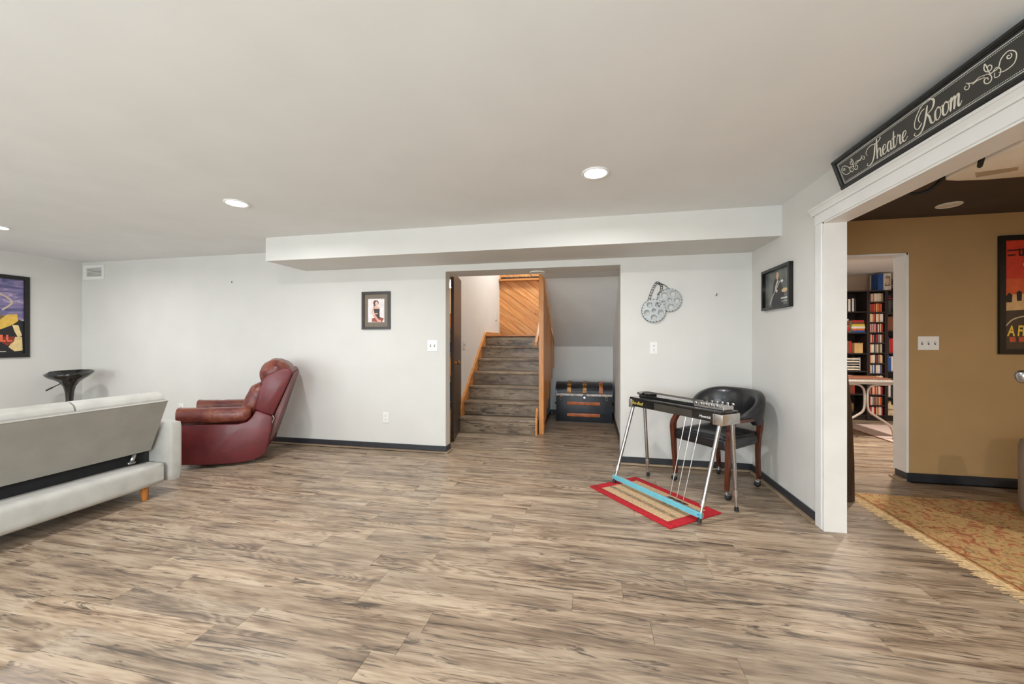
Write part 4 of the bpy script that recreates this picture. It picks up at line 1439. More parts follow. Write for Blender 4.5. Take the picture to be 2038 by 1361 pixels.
def barrel(a0, a1, N, prof_fn, rx, ry, cy, m, name, parent, smooth=60):
    q = MB()
    rings = []
    for i in range(N + 1):
        f = i / N
        an = a0 + (a1 - a0) * f
        ux, uy = math.cos(an), math.sin(an)
        # straight arms run forward from the half circle
        if uy < 0:
            px, py, ux, uy = math.copysign(rx, ux), cy + uy * ry * 1.35, math.copysign(1, ux), 0
        else:
            px, py = ux * rx, cy + uy * ry
        rings.append([q.bm.verts.new((px + ux * o_, py + uy * o_, z_)) for o_, z_ in prof_fn(f)])
    n = len(rings[0])
    for a_, b_ in zip(rings, rings[1:]):
        for k_ in range(n):
            q.bm.faces.new((a_[k_], a_[(k_ + 1) % n], b_[(k_ + 1) % n], b_[k_]))
    q.bm.faces.new(rings[0])
    q.bm.faces.new(rings[-1][::-1])
    return q.build(name, m, parent, smooth)


def rail_prof(f):
    return [(-0.026, 0.577), (0.026, 0.577), (0.026, 0.601), (-0.026, 0.601)]


barrel(R(-52), R(232), 40, rail_prof, 0.252, 0.225, 0.03, WAL, 'arm_rail', ch, 30)


def back_prof(f):
    s_ = math.sin(math.pi * f)
    g_ = max(0.0, min(1.0, (s_ - 0.30) / 0.68))
    hz = g_ * g_ * (3 - 2 * g_)
    g_ = max(0.0, min(1.0, (s_ - 0.42) / 0.30))
    g_ = g_ * g_ * (3 - 2 * g_)
    z0, z1 = 0.602 - 0.075 * g_, 0.625 + 0.172 * hz
    zm = (z0 + z1) / 2
    th = 0.030 + 0.012 * g_
    lean = 0.035 * g_
    e = min(1, 0.35 + 12 * min(f, 1 - f))
    out = []
    for k_ in range(14):
        an = 6.28318 * k_ / 14
        cx, cz = math.cos(an), math.sin(an)
        cx = math.copysign(abs(cx) ** 0.6, cx)
        cz = math.copysign(abs(cz) ** 0.6, cz)
        out.append((cx * th * e + lean * (0.5 + cz * 0.5), zm + cz * (z1 - z0) / 2 * (0.6 + 0.4 * e)))
    return out


barrel(R(-50), R(230), 56, back_prof, 0.252, 0.225, 0.03, BLL, 'backrest', ch, 70)

# ------------------------------------------------------------------ film reel wall decoration
RLM = mat('reel_tin', rgb(176, 180, 180), 0.35, 0.55, 30, 0.12)
fr_ = thing('film_reels', 'two silver film reels on a black film-strip chain hung on the wall', 'wall decor', (0.65, BW, 1.54))


def reel(cx, cz, rot, yoff):
    rim = []
    for k_ in range(72):
        rr = 0.110 if k_ % 3 else 0.1055
        rim.append((rr * math.cos(6.28318 * k_ / 72), rr * math.sin(6.28318 * k_ / 72)))
    holes = [circ(0.066 * math.cos(rot + 1.2566 * i), 0.066 * math.sin(rot + 1.2566 * i), 0.027, 18) for i in range(5)] + [circ(0, 0, 0.020, 16)]
    me_ = outline_mesh([rim] + holes, 0.0015)
    me_.materials.append(RLM)
    a = link('reel', me_, fr_, (cx, yoff - 0.022, cz), (R(90), 0, 0))
    m2 = outline_mesh([circ(0, 0, 0.106, 48)] + holes, 0.001)
    m2.materials.append(RLM)
    link('rear_flange', m2, a, (0, 0, -0.018))
    ring = MB()
    ring.lathe([(0.034, -0.017), (0.034, -0.0016)], 24)
    h2 = outline_mesh([circ(0, 0, 0.034, 24), circ(0, 0, 0.030, 24)], 0.008)
    h2.materials.append(RLM)
    link('hub', h2, a, (0, 0, -0.0095))
    dk = MB()
    for k_ in range(24):
        an = 6.28318 * k_ / 24
        dk.box((0.104 * math.cos(an), 0.104 * math.sin(an), 0.0018), (0.006, 0.004, 0.0006), an)
    stuff(dk.build('rim_marks', SLOT, a))
    MB().tube([(0.1085 * math.cos(6.28318 * k_ / 48), 0.1085 * math.sin(6.28318 * k_ / 48), -0.009) for k_ in range(48)], 0.0035, 6, 0, True).build('spacer_ring', SLOT, a)


reel(0.578 - 0.65, 1.490 - 1.54, R(-90), -0.012)
reel(0.722 - 0.65, 1.588 - 1.54, R(-80), 0.0)


def strip(pts, nm):
    P = catmull([Vector((p[0] - 0.65, -0.018, p[1] - 1.54)) for p in pts], 8)
    q = MB()
    L1, L2 = [], []
    for i, p in enumerate(P):
        t_ = (P[min(i + 1, len(P) - 1)] - P[max(i - 1, 0)]).normalized()
        s_ = Vector((-t_.z, 0, t_.x)) * 0.009
        L1.append(p + s_)
        L2.append(p - s_)
    q.tube(L1, 0.0022, 5)
    q.tube(L2, 0.0022, 5)
    for i in range(0, len(P), 3):
        q.tube([L1[i], L2[i]], 0.003, 5)
    q.build(nm, RUBBER, fr_)


strip([(0.535, 1.590), (0.555, 1.655), (0.582, 1.72), (0.607, 1.757), (0.632, 1.748)], 'film_strip')
strip([(0.632, 1.748), (0.650, 1.725), (0.643, 1.67), (0.618, 1.64)], 'film_strip')
MB().tube([(0.636 - 0.65, -0.015, 1.745 - 1.54), (0.675 - 0.65, -0.015, 1.735 - 1.54), (0.708 - 0.65, -0.015, 1.705 - 1.54), (0.722 - 0.65, -0.015, 1.675 - 1.54)], 0.003, 6, 4).build('cord', RUBBER, fr_)
MB().cyl((0.636 - 0.65, 0, 1.748 - 1.54), (0.636 - 0.65, -0.025, 1.750 - 1.54), 0.003, None, 6).build('nail', STEEL, fr_)

# ------------------------------------------------------------------ framed sign over the theatre room opening
SGN = thing('hanging_sign', 'long black framed sign reading Theatre Room above the cased opening', 'sign', (1.412, 2.55, 2.0575))
SL, SH = 1.03, 0.172
lean = math.atan2(0.055, 0.164)
SGN.rotation_euler = (-lean * 1.0, 0, R(-90))
SGN.rotation_mode = 'XYZ'
# local: x along the wall to the right, z up the board, -y faces the room
SGN.rotation_euler = (lean, 0, R(-90))
BRD = mat('blackboard', rgb(58, 57, 54), 0.4, 0, 8, 0.08)
SILV = mat('silver_line', rgb(206, 210, 208), 0.35)
CREAM = mat('cream_script', rgb(226, 220, 204), 0.6)
MB().bb(0.008, SL - 0.008, -0.008, -0.003, 0.008, SH - 0.008).build('board', BRD, SGN)
for nm, (a_, b_, c_, d_) in (('frame_rail', (0, SL, 0, 0.020)), ('frame_rail', (0, SL, SH - 0.020, SH)), ('frame_rail', (0, 0.020, 0.020, SH - 0.020)), ('frame_rail', (SL - 0.020, SL, 0.020, SH - 0.020))):
    q = MB()
    q.bb(a_, b_, -0.020, 0, c_, d_, 0.003, 2)
    if b_ - a_ > 0.5:
        q.bb(a_ + 0.004, b_ - 0.004, -0.024, -0.018, c_ + 0.006, d_ - 0.006, 0.002, 1)
    q.build(nm, BLACKF, SGN)
YT = -0.0081
ln = MB()
for (a_, b_, c_, d_) in ((0.026, SL - 0.026, 0.0275, 0.0305), (0.026, SL - 0.026, SH - 0.0305, SH - 0.0275), (0.026, 0.029, 0.0305, SH - 0.0305), (SL - 0.029, SL - 0.026, 0.0305, SH - 0.0305)):
    ln.bb(a_, b_, YT - 0.0006, YT, c_, d_)
ln.build('border_line', SILV, SGN)
dt = MB()
n_ = 170
for i in range(n_):
    xx = 0.034 + (SL - 0.068) * i / (n_ - 1)
    for zz in (0.0355, SH - 0.0355):
        dt.bb(xx - 0.0013, xx + 0.0013, YT - 0.0006, YT, zz - 0.0013, zz + 0.0013)
for i in range(18):
    zz = 0.0355 + (SH - 0.071) * i / 17
    for xx in (0.034, SL - 0.034):
        dt.bb(xx - 0.0013, xx + 0.0013, YT - 0.0006, YT, zz - 0.0013, zz + 0.0013)
stuff(dt.build('border_dots', CREAM, SGN))

GL = {
    'T': ([[(-0.55, 1.35), (-0.80, 1.75), (-0.55, 2.25), (0.1, 2.45), (0.75, 2.30), (1.35, 2.30), (1.75, 2.60), (1.55, 2.75)],
           [(0.85, 2.30), (0.72, 1.6), (0.55, 0.7), (0.2, 0.0), (-0.35, -0.25), (-0.75, 0.0), (-0.6, 0.2)]], 1.05),
    'h': ([[(0.05, 2.15), (0.03, 1.2), (0.0, 0.0)], [(0.02, 0.35), (0.28, 0.88), (0.52, 0.95), (0.60, 0.65), (0.58, 0.2), (0.74, 0.0), (0.98, 0.28)]], 0.92),
    'e': ([[(0.0, 0.38), (0.35, 0.5), (0.56, 0.8), (0.40, 1.0), (0.14, 0.85), (0.03, 0.42), (0.16, 0.06), (0.42, 0.02), (0.78, 0.3)]], 0.76),
    'a': ([[(0.56, 0.85), (0.30, 1.0), (0.07, 0.7), (0.04, 0.25), (0.20, 0.0), (0.46, 0.25), (0.60, 0.92)], [(0.60, 0.98), (0.56, 0.3), (0.70, 0.0), (0.95, 0.3)]], 0.90),
    't': ([[(0.15, 1.7), (0.10, 0.9), (0.08, 0.2), (0.24, 0.0), (0.52, 0.3)], [(-0.18, 1.02), (0.15, 1.0), (0.45, 1.08)]], 0.52),
    'r': ([[(0.0, 0.3), (0.16, 0.9), (0.22, 1.12)], [(0.22, 1.1), (0.30, 0.9), (0.52, 0.92), (0.50, 0.5), (0.52, 0.12), (0.66, 0.0), (0.90, 0.32)]], 0.84),
    'R': ([[(0.75, 2.25), (0.62, 1.5), (0.42, 0.6), (0.05, -0.15), (-0.5, -0.35), (-0.85, -0.05), (-0.7, 0.12)],
           [(0.10, 0.75), (-0.35, 0.35), (-0.75, 0.75), (-0.65, 1.6), (0.0, 2.5), (0.85, 2.75), (1.45, 2.35), (1.30, 1.6), (0.66, 1.3)],
           [(0.66, 1.32), (0.95, 0.9), (1.15, 0.15), (1.40, 0.0), (1.65, 0.3)],
           [(-0.1, 0.9), (-0.3, 1.4), (0.05, 2.0), (0.45, 2.1)]], 1.55),
    'o': ([[(0.32, 1.0), (0.06, 0.72), (0.07, 0.18), (0.34, 0.0), (0.60, 0.3), (0.58, 0.8), (0.32, 1.0), (0.55, 0.86), (0.85, 0.9)]], 0.80),
    'm': ([[(-0.05, 0.7), (0.10, 1.0), (0.06, 0.5), (0.0, 0.0)], [(0.04, 0.4), (0.30, 0.95), (0.44, 0.85), (0.42, 0.4), (0.36, 0.0)],
           [(0.40, 0.4), (0.66, 0.95), (0.82, 0.85), (0.78, 0.25), (0.90, 0.0), (1.12, 0.28)]], 1.1),
}


def script(word, x, z, s_, parent):
    for chx in word:
        strokes, adv = GL[chx]
        ky = 0.76 if chx in 'TR' else 1.0
        q = MB()
        q.x = Matrix.Rotation(R(90), 4, 'X')
        for sp in strokes:
            q.ribbon([(x + (p[0] + 0.42 * p[1] * ky) * s_, z + p[1] * ky * s_) for p in sp], 0.215 * s_, 0.0006, -YT, 6, 0.36)
        q.build('script_letter', CREAM, parent)
        x += adv * s_
    return x


script('Theatre', 0.250, 0.048, 0.0405, SGN)
script('Room', 0.556, 0.049, 0.0440, SGN)


def spiral(cx, cz, r0, r1, a0, a1, n=14):
    return [(cx + (r0 + (r1 - r0) * i / n) * math.cos(a0 + (a1 - a0) * i / n), cz + (r0 + (r1 - r0) * i / n) * math.sin(a0 + (a1 - a0) * i / n)) for i in range(n + 1)]


def flourish(x0_, sgn_):
    q = MB()
    q.x = Matrix.Rotation(R(90), 4, 'X')

    def put(P, w_=0.0032):
        q.ribbon([(x0_ + sgn_ * p[0], p[1]) for p in P], w_, 0.0006, -YT, 4, None)
    put(spiral(0.018, 0.094, 0.003, 0.014, R(60), R(430), 12) + [(0.045, 0.094), (0.07, 0.098), (0.088, 0.092)])
    put([(0.04, 0.090), (0.06, 0.092), (0.085, 0.086)])
    put(spiral(0.088, 0.074, 0.003, 0.020, R(-40), R(470), 14))
    put(spiral(0.108, 0.108, 0.003, 0.018, R(160), R(-250), 12) + [(0.105, 0.086), (0.128, 0.092), (0.137, 0.078), (0.126, 0.062), (0.112, 0.066), (0.118, 0.080)])
    put([(0.10, 0.088), (0.130, 0.086), (0.150, 0.108), (0.178, 0.116), (0.194, 0.096), (0.178, 0.070), (0.145, 0.066), (0.128, 0.074)])
    put(spiral(0.172, 0.100, 0.002, 0.010, R(0), R(400), 10))
    return q.build('flourish', CREAM, SGN)


flourish(0.762, 1)
flourish(0.236, -1)

# ------------------------------------------------------------------ theatre room things
# patterned rug with fringe
rg = thing('oriental_rug', 'rust and gold patterned rug with cream fringe in the theatre room', 'rug', (2.95, 2.35, 0))
pr = NT('rug_pattern')
vv = pr.obj()
a1 = pr.noise(pr.scaled(vv, (8, 8, 1)), 1.5, 5, 0.62, 1.5)
a2 = pr.noise(pr.scaled(vv, (9, 9, 1)), 2.2, 4, 0.6, 2.0)
vo = pr.n('ShaderNodeTexVoronoi', i_Scale=6.5)
pr.l(vv, vo.inputs['Vector'])
base = pr.ramp(a1, [(0.30, rgb(116, 84, 46)), (0.42, rgb(186, 148, 92)), (0.50, rgb(206, 172, 116)), (0.56, rgb(184, 104, 58)), (0.66, rgb(136, 62, 36))])
flo = pr.ramp(vo.outputs['Distance'], [(0.10, rgb(214, 180, 124)), (0.16, rgb(96, 64, 40)), (0.21, rgb(190, 150, 96))])
c2 = pr.mix(pr.ramp(vo.outputs['Distance'], [(0.19, (0.75, 0.75, 0.75, 1)), (0.23, (0, 0, 0, 1))]), base, flo)
c3 = pr.mix(pr.ramp(a2, [(0.60, (0, 0, 0, 1)), (0.68, (0.6, 0.6, 0.6, 1))]), c2, rgb(92, 54, 34))
fine = pr.noise(vv, 220, 2)
c4 = pr.mix(pr.math('MULTIPLY', fine, 0.25), c3, rgb(222, 190, 138))
pr.l(c4, pr.b.inputs['Base Color'])
pr.b.inputs['Roughness'].default_value = 0.95
pr.bump(pr.noise(vv, 260, 2), 0.4, 0.003)
RX0, RX1, RY0, RY1 = 1.985 - 2.95, 4.25 - 2.95, 1.15 - 2.35, 3.53 - 2.35
MB().bb(RX0, RX1, RY0, RY1, 0.0005, 0.009, 0.003, 1).build('pile', pr.m, rg)
BRUST = mat('rust_binding', rgb(150, 92, 52), 0.95, 0, 40, 0.3)
MB().bb(RX0 + 0.018, RX0 + 0.030, RY0 + 0.02, RY1 - 0.02, 0.009, 0.0098).build('border_stripe', BRUST, rg)
for sx, xe in ((-1, RX0), (1, RX1)):
    q = MB()
    yy = RY0 + 0.01
    while yy < RY1 - 0.01:
        ln_ = rnd.uniform(0.055, 0.085)
        jy = rnd.uniform(-0.015, 0.015)
        wv = rnd.uniform(0.006, 0.011)
        q.tube([(xe - sx * 0.006, yy, 0.006), (xe + sx * ln_ * 0.5, yy + jy * 0.4, 0.004), (xe + sx * ln_, yy + jy, 0.0022)], [wv * 0.35, 0.002], 5)
        yy += rnd.uniform(0.006, 0.010)
    stuff(q.build('fringe', mat('cream_fringe', rgb(218, 186, 140), 0.95, 0, 60, 0.25), rg))

# leaning dark board behind the jamb
t = thing('leaning_panel', 'tall dark brown tapering panel standing behind the white jamb', 'panel', (1.76, 3.36, 0))
MB().prism([(-0.14, 0.0005), (0.155, 0.0005), (0.152, 0.30), (0.135, 0.70), (0.10, 1.05), (-0.14, 1.05)], -0.02, 0.02, 'Y', 0.006, 2).build('board', DARKDOOR, t, 40)
MB().prism([(-0.12, 0.05), (0.13, 0.05), (0.11, 0.70), (0.08, 1.0), (-0.12, 1.0)], -0.026, -0.018, 'Y', 0.003, 1).build('face_panel', DARKDOOR, t)

# taupe leather theatre seat at the right edge
TAU = mat('taupe_leather', rgb(132, 116, 100), 0.42, 0, 8, 0.10, 0.06)
t = thing('theatre_seat', 'taupe leather theatre seat with rounded arm cut off by the right edge', 'seat', (3.222, 3.01, 0.0095))
for sx in (-1, 1):
    MB().pillow((sx * 0.34, -0.02, 0.285), (0.16, 0.56, 0.52), 0.045, 0.006, 8).build('armrest', TAU, t, 60)
MB().pillow((0, -0.02, 0.25), (0.52, 0.52, 0.36), 0.05, 0.012, 8).build('seat_cushion', TAU, t, 60)
MB().pillow((0.03, -0.20, 0.50), (0.46, 0.16, 0.66), 0.06, 0.012, 8).build('backrest', TAU, t, 60)
for sx in (-1, 1):
    for sy in (-0.22, 0.2):
        MB().cyl((sx * 0.34, sy, 0.0), (sx * 0.34, sy, 0.03), 0.025, None, 10).build('foot', RUBBER, t)
# slim stand with a silver head
t = thing('floor_stand', 'slim dark stand with a small shiny silver head at the right edge', 'stand', (1.945, 2.2, 0.009))
MB().lathe([(0.014, 0), (0.014, 0.012), (0.008, 0.025), (0, 0.025)], 20).build('base', RUBBER, t, 40)
MB().cyl((0, 0, 0.02), (0, 0, 1.01), 0.006, None, 8).build('pole', RUBBER, t, 40)
MB().pillow((-0.012, 0, 1.020), (0.062, 0.05, 0.055), 0.02, 0.0, 5, None, 0.006, 9).build('head', CHROME, t, 40)

# ceiling-mounted projector
PWH = mat('projector_white', rgb(244, 238, 226), 0.35, 0, 10, 0.03)
pj = thing('projector', 'white ceiling projector seen from below through the theatre opening', 'projector', (2.06, 2.25, 2.03))
shape = [(-0.27, -0.20), (0.27, -0.20), (0.285, 0.0), (0.27, 0.14), (0.20, 0.195), (0.08, 0.222), (-0.06, 0.228), (-0.19, 0.215), (-0.255, 0.195), (-0.275, 0.16), (-0.285, 0.0)]
body = MB().prism(shape, 0.0, 0.105, 'Z', 0.014, 3).build('body', PWH, pj, 50)
for i in range(7):
    MB().bb(-0.10 + i * 0.022, -0.088 + i * 0.022, -0.02, -0.012, -0.001, 0.001).build('vent_slot', SLOT, body)
for i in range(6):
    MB().bb(0.0 + i * 0.022, 0.012 + i * 0.022, 0.09, 0.097, -0.001, 0.001).build('vent_slot', SLOT, body)
MB().prism([(-0.20, 0.10), (-0.06, 0.06), (-0.02, 0.11), (-0.14, 0.17)], -0.0012, 0.001, 'Z').build('filter_door', mat('projector_grey', rgb(178, 162, 140), 0.5), body)
MB().bb(-0.290, -0.278, -0.15, 0.13, 0.02, 0.075, 0.002, 1).build('side_grille', SLOT, body)
for i in range(9):
    MB().bb(-0.2925, -0.287, -0.14 + i * 0.03, -0.130 + i * 0.03, 0.022, 0.073).build('grille_bar', PWH, body)
MB().lathe([(0.004, 0), (0.004, 0.0015), (0, 0.0015)], 8, (0.02, 0.03, -0.0015)).build('indicator_light', emit('blue_led', (0.4, 0.75, 1, 1), 4.0), body)
lens_ = MB()
lens_.x = Matrix.Translation((0.10, 0.20, 0.05)) @ Matrix.Rotation(R(-90), 4, 'X')
lens_.lathe([(0.045, 0.0), (0.045, 0.035), (0.035, 0.04), (0.034, 0.03), (0, 0.024)], 22)
lens_.build('lens', BLACKP, body, 40)
MB().cyl((0, 0, 0.105), (0, 0, 0.215), 0.022, None, 14).build('mount_pole', SLOT, pj, 40)
MB().lathe([(0.08, 0.2195), (0.08, 0.208), (0.06, 0.205), (0, 0.205)], 20).build('ceiling_plate', SLOT, pj, 40)
for k_, pts in enumerate(([(-0.26, 0.18, 0.03), (-0.31, 0.20, -0.035), (-0.37, 0.22, -0.05), (-0.41, 0.22, -0.02), (-0.40, 0.22, 0.10), (-0.36, 0.22, 0.215)],
                          [(-0.27, -0.02, 0.03), (-0.30, -0.05, -0.02), (-0.33, -0.09, -0.035), (-0.35, -0.13, 0.0), (-0.34, -0.15, 0.10), (-0.30, -0.15, 0.215)])):
    MB().tube(pts, 0.009, 8, 5).build('cable', RUBBER, pj, 50)

# ------------------------------------------------------------------ library: bookcases, books, table
BCW = mat('black_brown_wood', rgb(40, 30, 27), 0.45, 0, 12, 0.2)
BF, BBK = 6.85, 7.13


def bookcase(label, x0, x1, ztop, shelves):
    t = thing('bookcase', label, 'bookcase', ((x0 + x1) / 2, (BF + BBK) / 2, 0), 0, 'dark bookcases in the library')
    w_ = (x1 - x0) / 2
    d_ = (BBK - BF) / 2
    th = 0.018
    for s_ in (-1, 1):
        MB().bb(s_ * w_ - (th if s_ > 0 else 0), s_ * w_ + (th if s_ < 0 else 0), -d_, d_, 0, ztop).build('side_panel', BCW, t)
    MB().bb(-w_ + th, w_ - th, -d_, d_, ztop - th, ztop).build('top_panel', BCW, t)
    MB().bb(-w_ + th, w_ - th, d_ - 0.008, d_, 0.0, ztop - th).build('back_panel', BCW, t)
    for z in shelves:
        MB().bb(-w_ + th, w_ - th, -d_ + 0.004, d_ - 0.008, z - th, z).build('shelf', BCW, t)
    MB().bb(-w_ + th, w_ - th, -d_ + 0.02, -d_ + 0.035, 0.0, shelves[-1] - th).build('plinth', BCW, t)
    return t


TOP = 1.97
LSH = [1.655, 1.335, 1.020, 0.750, 0.40, 0.085]
TSH = [1.800, 1.645, 1.492, 1.338, 1.180, 1.030, 0.872, 0.717, 0.555, 0.397, 0.236, 0.085]
RSH = [1.620, 1.365, 1.028, 0.750, 0.362, 0.085]
bookcase('wide dark bookcase in the library, left of the narrow disc tower', 3.45, 4.098, TOP, LSH)
bookcase('narrow dark tower of disc compartments in the library', 4.100, 4.332, TOP, TSH)
bookcase('wide dark bookcase in the library, right of the narrow disc tower', 4.334, 4.99, TOP, RSH)

PAL = [('red', (176, 40, 38)), ('white', (222, 214, 204)), ('cream', (214, 190, 152)), ('brown', (118, 70, 46)), ('black', (38, 36, 38)), ('blue', (44, 84, 150)),
       ('grey', (136, 130, 126)), ('orange', (206, 104, 48)), ('yellow', (206, 190, 70)), ('green', (62, 96, 66)), ('maroon', (110, 28, 36))]
PM = {n: mat('spine_' + n, rgb(*c_), 0.5, 0, 60, 0.2) for n, c_ in PAL}
PAGE = mat('paper_edge', rgb(226, 214, 190), 0.8, 0, 80, 0.1)


def book(x, z, w_, h_, dp, cname, label, group, tilt=0.0, flat=False, name='book', setback=0.03):
    """a bound book: rounded spine towards the room, pages behind"""
    t = thing(name, label, 'book' if name == 'book' else 'disc case', (x, BF + setback, z), 0, group)
    if flat:
        # lying: spine towards the room, width along X
        q = MB()
        q.prism([(0, 0.003), (0.003, 0), (dp, 0), (dp, 0.003), (0.006, 0.003), (0.006, h_ - 0.003), (dp, h_ - 0.003), (dp, h_), (0.003, h_), (0, h_ - 0.003)], -w_ / 2, w_ / 2, 'X')
        q.build('cover', PM[cname], t)
        MB().bb(-w_ / 2 + 0.004, w_ / 2 - 0.004, 0.006, dp - 0.004, 0.003, h_ - 0.003).build('pages', PAGE, t)
    else:
        q = MB()
        b_ = min(0.0025, w_ * 0.3)
        q.prism([(-w_ / 2, b_), (-w_ / 2 + b_, 0), (w_ / 2 - b_, 0), (w_ / 2, b_), (w_ / 2, dp), (w_ / 2 - 0.0016, dp), (w_ / 2 - 0.0016, 0.004), (-w_ / 2 + 0.0016, 0.004), (-w_ / 2 + 0.0016, dp), (-w_ / 2, dp)], 0, h_, 'Z')
        q.build('cover', PM[cname], t)
        MB().bb(-w_ / 2 + 0.0016, w_ / 2 - 0.0016, 0.0045, dp - 0.004, 0.003, h_ - 0.003).build('pages', PAGE, t)
        if tilt:
            t.rotation_euler = (0, tilt, 0)
    return t


def upright_row(x0, x1, z, hmin, hmax, wmin, wmax, dp, where, group, cols, name='book', setback=0.03, fill=1.0):
    x = x0 + 0.003
    i = 0
    used = {}
    lim = x0 + (x1 - x0) * fill - 0.003
    while True:
        w_ = rnd.uniform(wmin, wmax)
        if x + w_ > lim or i > 15:
            break
        cn = rnd.choice(cols)
        what = 'slim %s disc case' if name == 'disc_case' else '%s book spine'
        book(x + w_ / 2, z + 0.0005, w_, rnd.uniform(hmin, hmax), dp, cn, (what % cn) + ', ' + ordinal(i) + ' from left ' + where, group, 0, False, name, setback)
        x += w_ + 0.0008
        i += 1


C1 = ['red', 'white', 'cream', 'brown', 'cream', 'white', 'maroon', 'grey', 'orange', 'cream', 'black']
for i, z in enumerate(TSH):
    cols = C1
    if i == 7:
        cols = ['blue', 'brown', 'white', 'blue', 'cream']
    if i in (2, 3, 9, 11):
        cols = ['red', 'white', 'cream', 'red', 'maroon', 'cream', 'orange', 'white']
    upright_row(4.120, 4.312, z, 0.118, 0.128, 0.010, 0.0165, 0.14, 'in the %s tower compartment from top' % ordinal(i), 'disc cases in the narrow tower', cols, 'disc_case', 0.02, rnd.choice((1.0, 0.97, 0.93)))

# left bookcase contents (right half shows through the doorway)
upright_row(3.66, 4.00, LSH[0], 0.17, 0.21, 0.018, 0.03, 0.18, 'on the top shelf of the left bookcase', 'upright books, left bookcase', ['black', 'grey', 'blue', 'white', 'black', 'brown'], 'book', 0.03, 0.95)
for i, (wd, hh, cn) in enumerate(((0.24, 0.035, 'brown'), (0.26, 0.04, 'red'), (0.22, 0.035, 'orange'), (0.23, 0.03, 'maroon'), (0.25, 0.04, 'brown'), (0.22, 0.025, 'white'))):
    book(3.745, LSH[1] + 0.0005 + sum((0.035, 0.04, 0.035, 0.03, 0.04, 0.025)[:i]) + 0.0006 * i, wd, hh, 0.17, cn, '%s book lying %s from bottom in the left stack, second shelf' % (cn, ordinal(i)), 'flat stack of books, second shelf left', 0, True)
for i, (wd, hh, cn) in enumerate(((0.18, 0.03, 'blue'), (0.17, 0.028, 'orange'), (0.18, 0.035, 'white'), (0.17, 0.032, 'yellow'), (0.16, 0.03, 'brown'), (0.15, 0.028, 'red'))):
    book(3.984, LSH[1] + 0.0005 + sum((0.03, 0.028, 0.035, 0.032, 0.03, 0.028)[:i]) + 0.0006 * i, wd, hh, 0.16, cn, '%s book lying %s from bottom in the bright right stack, second shelf' % (cn, ordinal(i)), 'bright flat stack of books, second shelf', 0, True)
upright_row(3.74, 3.90, LSH[2], 0.16, 0.20, 0.016, 0.028, 0.17, 'on the third shelf of the left bookcase', 'upright books, left bookcase', ['white', 'orange', 'grey', 'cream', 'brown', 'red'], 'book', 0.03)
t = thing('storage_carton', 'small tan carton on the third shelf of the left bookcase', 'box', (3.985, BF + 0.09, LSH[2] + 0.0005))
MB().bb(-0.055, 0.055, -0.07, 0.07, 0, 0.14, 0.003, 1).build('body', mat('tan_card', rgb(206, 168, 110), 0.7), t)
MB().bb(-0.057, 0.057, -0.072, 0.072, 0.14, 0.155, 0.002, 1).build('lid', mat('tan_card_lid', rgb(190, 150, 96), 0.7), t)
rk = thing('wire_rack', 'white wire rack of papers on the fourth shelf of the left bookcase', 'rack', (3.88, BF + 0.10, LSH[3] + 0.0005))
for sx in (-0.12, 0.12):
    MB().tube([(sx, -0.08, 0.004), (sx, -0.08, 0.20), (sx, 0.08, 0.20), (sx, 0.08, 0.004)], 0.004, 6).build('upright', WHITEP, rk)
for z in (0.01, 0.05, 0.09, 0.13, 0.17):
    MB().bb(-0.12, 0.12, -0.08, 0.08, z, z + 0.004).build('tray', WHITEP, rk)
    MB().bb(-0.11, 0.11, -0.075, 0.075, z + 0.0045, z + 0.022).build('papers', PAGE if z != 0.09 else PM['grey'], rk)
upright_row(3.66, 3.96, LSH[4], 0.20, 0.24, 0.02, 0.032, 0.18, 'on the fifth shelf of the left bookcase', 'upright books, left bookcase', ['maroon', 'white', 'brown', 'cream', 'black', 'red'], 'book', 0.03)
t = thing('woven_basket', 'round brown woven basket on the lowest shelf of the left bookcase', 'basket', (3.86, BF + 0.14, LSH[5] + 0.0005))
MB().lathe([(0.08, 0), (0.105, 0.02), (0.115, 0.09), (0.11, 0.16), (0.10, 0.16), (0.105, 0.09), (0.09, 0.02), (0, 0.015)], 20).build('bowl', mat('wicker', rgb(132, 100, 62), 0.85, 0, 60, 0.4, 0.4), t, 50)
MB().tube([(-0.10, 0, 0.155), (-0.07, 0, 0.22), (0, 0, 0.25), (0.07, 0, 0.22), (0.10, 0, 0.155)], 0.007, 7, 4).build('handle', mat('wicker_dark', rgb(100, 74, 46), 0.85), t, 50)

# right bookcase contents
upright_row(4.356, 4.60, RSH[1], 0.20, 0.21, 0.026, 0.034, 0.18, 'on the second shelf of the right bookcase', 'matching leather books, right bookcase', ['brown', 'maroon', 'brown'], 'book', 0.03)
upright_row(4.356, 4.60, RSH[2], 0.20, 0.27, 0.016, 0.034, 0.19, 'on the third shelf of the right bookcase', 'upright books, right bookcase', ['red', 'black', 'red', 'white', 'maroon', 'green'], 'book', 0.03)
upright_row(4.356, 4.62, RSH[3], 0.20, 0.25, 0.016, 0.03, 0.19, 'on the fourth shelf of the right bookcase', 'upright books, right bookcase', ['red', 'cream', 'blue', 'white', 'orange', 'black'], 'book', 0.03)
upright_row(4.376, 4.64, RSH[4], 0.24, 0.30, 0.024, 0.045, 0.19, 'on the fifth shelf of the right bookcase', 'upright books, right bookcase', ['grey', 'black', 'white', 'green', 'grey'], 'book', 0.03)
